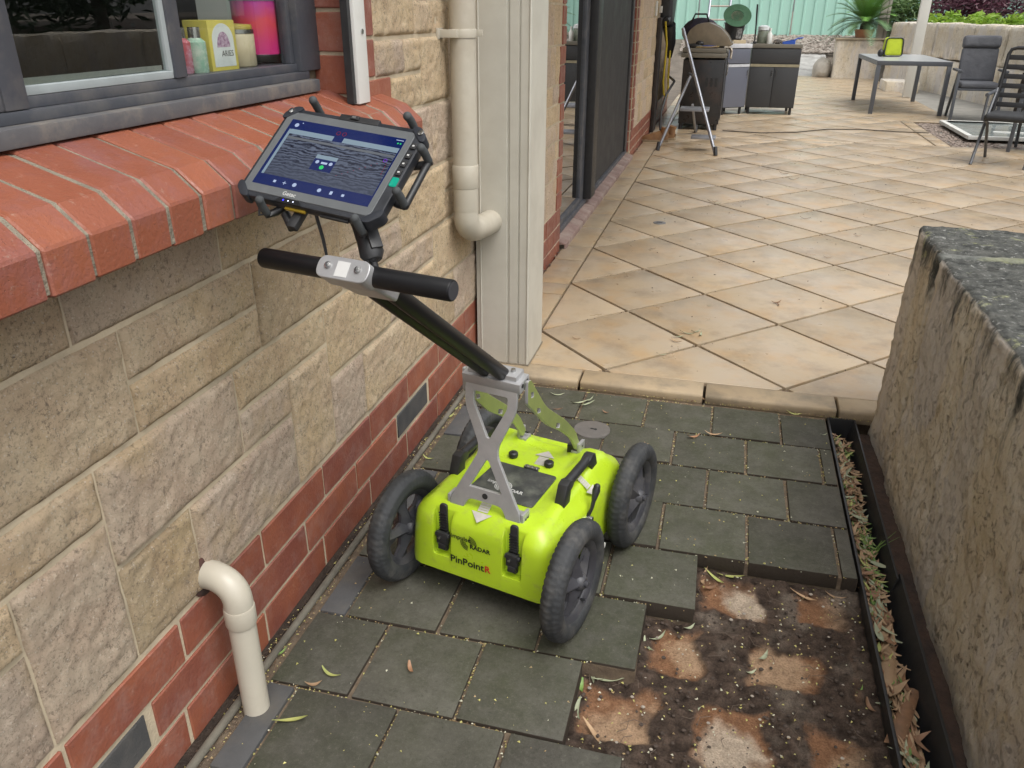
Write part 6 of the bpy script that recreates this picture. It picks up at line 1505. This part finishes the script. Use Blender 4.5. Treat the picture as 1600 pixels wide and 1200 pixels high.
# twigs and rootlets in the sand bed
tw = MB()
for k in range(70):
    x, y = rng.uniform(.7, 1.36), rng.uniform(.85, 1.83); a = rng.uniform(0, 6.28); L = rng.uniform(.015, .06); z = -.043
    tw.tube([(x, y, z), (x+L*.5*math.cos(a), y+L*.5*math.sin(a), z+rng.uniform(-.002, .006)), (x+L*math.cos(a+.5), y+L*math.sin(a+.5), z)], [.0009, .0008, .0004], 5)
for k in range(90):
    x, y = rng.uniform(.68, 1.37), rng.uniform(.85, 1.84); r_ = rng.uniform(.0015, .0045); tw.ball((x, y, -.046+r_*.5), (r_*1.3, r_, r_*.7), 6, 4, mi=1)
stuff(tw.obj('twigs_and_pebbles', [pm('twig', (.12, .085, .06), rand=0), pm('pebble', (.42, .37, .30), (.28, .24, .20), 20, rand=0)], None))
# a few grass blades and big curled bark strips in the drain
gr_ = thing('grass_tuft', 'small tuft of green grass growing in the drain channel', 'grass', (1.452, 2.07, -.09))
b = MB()
for k in range(9):
    a = rng.uniform(0, 6.28); L = rng.uniform(.06, .12); b.tube([(0, 0, 0), (.02*math.cos(a), .02*math.sin(a), L*.6), (.06*math.cos(a), .06*math.sin(a), L)], [.0016, .0014, .0004], 4)
b.obj('blade', G5, gr_)
for k, (y, x, lab) in enumerate([(1.60, 1.425, 'long curled tan strip of bark in the drain, further one'), (1.45, 1.435, 'long curled tan strip of bark in the drain, nearer one')]):
    t = thing('bark_strip', lab, 'bark', (x, y, -.045), R(80-12*k))
    b = MB(); vs = []; n = 12
    for i in range(n):
        tt = i/(n-1)
        for j in range(5):
            a = (j-2)*.5; vs.append((.20*(tt-.5), .022*math.sin(a)*(1-.3*tt), .012*math.cos(a)+.008*math.sin(tt*5)))
    b.add(vs, [(i*5+j, (i+1)*5+j, (i+1)*5+j+1, i*5+j+1) for i in range(n-1) for j in range(4)]); o = b.obj('bark', G4 if k == 0 else G3, t, fix=False, smooth=80)
# crumbs: fallen flower bits and grit in the joints
cr = MB(); rows_y = [1.155+PY*i for i in range(-4, 8)]
def crumb(x, y, z, s_, mi_):
    Mx = T(x, y, z) @ RZ(rng.uniform(0, 6.3)) @ RX(rng.uniform(-.6, .6))
    q = s_; cr.add([(-q, -q*.5, 0), (q, -q*.4, .0), (q*.2, q*.8, q*.3), (0, 0, q*.9)], [(0, 1, 3), (1, 2, 3), (2, 0, 3), (0, 2, 1)], Mx, mi_)
for k in range(6500):
    if rng.random() < .55: x, y = rng.uniform(.06, 1.38), rng.choice(rows_y)+rng.gauss(0, .003)
    else:
        i = rng.randrange(-3, 7); y = 1.155+PY*i+rng.uniform(0, PY); off = .012 if i % 2 == 0 else .1325; x = off+PX*rng.randrange(0, 6)+rng.gauss(0, .003)
    if x > 1.38 or y > 2.83 or y < .3: continue
    if rng.random() > .35+.65*max(0, noise.noise(Vector((x*5, y*5, 2)))+.4): continue
    i = math.floor((y-1.155)/PY); lim = limit.get(i, 1.386 if i > 2 else .86)
    if x > lim-.01: continue
    crumb(x, y, -.006+rng.uniform(0, .003), rng.uniform(.0016, .0036), rng.choice([0, 0, 1, 1, 2, 3]))
for k in range(650):
    x, y = rng.uniform(.07, 1.38), rng.uniform(.4, 2.82); i = math.floor((y-1.155)/PY); lim = limit.get(i, 1.386 if i > 2 else .86)
    if x > lim-.01: continue
    crumb(x, y, .002, rng.choice([.0012, .0015, .002, .003, .0038]), rng.choice([0, 0, 3, 1]))
for k in range(700): crumb(rng.uniform(.66, 1.38), rng.uniform(.8, 1.85), -.042+rng.uniform(0, .006), rng.uniform(.002, .0042), rng.choice([0, 0, 3, 1]))
for k in range(1500): crumb(rng.uniform(.018, .06), rng.uniform(.4, 2.8), .0, rng.uniform(.0015, .0035), rng.choice([2, 1, 2, 0]))
for k in range(380): crumb(rng.uniform(.2, 1.6), 2.829+rng.gauss(0, .004), .002, rng.uniform(.0015, .0035), rng.choice([2, 1, 2, 0]))
stuff(cr.obj('flower_crumbs', [pm('crumb_yellow', (.52, .48, .16), rand=0, bump=0), pm('crumb_tan', (.42, .30, .15), rand=0, bump=0), pm('crumb_brown', (.16, .10, .06), rand=0, bump=0), pm('crumb_pale', (.62, .60, .45), rand=0, bump=0)], None, fix=False, smooth=0))
# grit and tiny litter on the patio
pg = MB()
def patioline():
    i = rng.randrange(-1, 12); j = rng.randrange(-6, 20)
    t = rng.random(); sg = rng.choice([-1, 1])
    if (i+j) % 2: i += 1
    return X0+(i+t)*HX, Y0+(j+sg*t)*HY
for k in range(2600):
    x, y = patioline()
    if not (.2 < x < 4.6 and 2.97 < y < 9.6): continue
    x += rng.gauss(0, .003); y += rng.gauss(0, .003); s_ = rng.uniform(.002, .005)
    Mx = T(x, y, .026) @ RZ(rng.uniform(0, 6.3)); pg.add([(-s_, -s_*.5, 0), (s_, -s_*.4, 0), (0, s_*.8, 0), (0, 0, s_)], [(0, 1, 3), (1, 2, 3), (2, 0, 3)], Mx, rng.choice([0, 0, 1]))
for k in range(260):
    x, y = rng.uniform(.2, 4.2), rng.uniform(3, 10); s_ = rng.uniform(.003, .009)
    Mx = T(x, y, .0305) @ RZ(rng.uniform(0, 6.3)); pg.add([(-s_, -s_*.3, 0), (s_, -s_*.2, 0), (s_*.3, s_*.5, 0), (0, 0, s_*.5)], [(0, 1, 3), (1, 2, 3), (2, 0, 3)], Mx, 0)
for k in range(260):
    y = rng.uniform(3.0, 9); Mx = T(rng.uniform(-.0, .02), y, .03) @ RZ(rng.uniform(0, 6.3)); s_ = rng.uniform(.004, .012); pg.add([(-s_, -s_*.3, 0), (s_, -s_*.2, 0), (s_*.3, s_*.5, 0), (0, 0, s_*.5)], [(0, 1, 3), (1, 2, 3), (2, 0, 3)], Mx, rng.choice([0, 1]))
stuff(pg.obj('patio_grit', [pm('grit_dark', (.09, .065, .05), rand=0, bump=0), pm('grit_tan', (.32, .25, .17), rand=0, bump=0)], None, fix=False, smooth=0))
print('bricks', nbr, 'blocks', nblk, 'tiles', ntile)
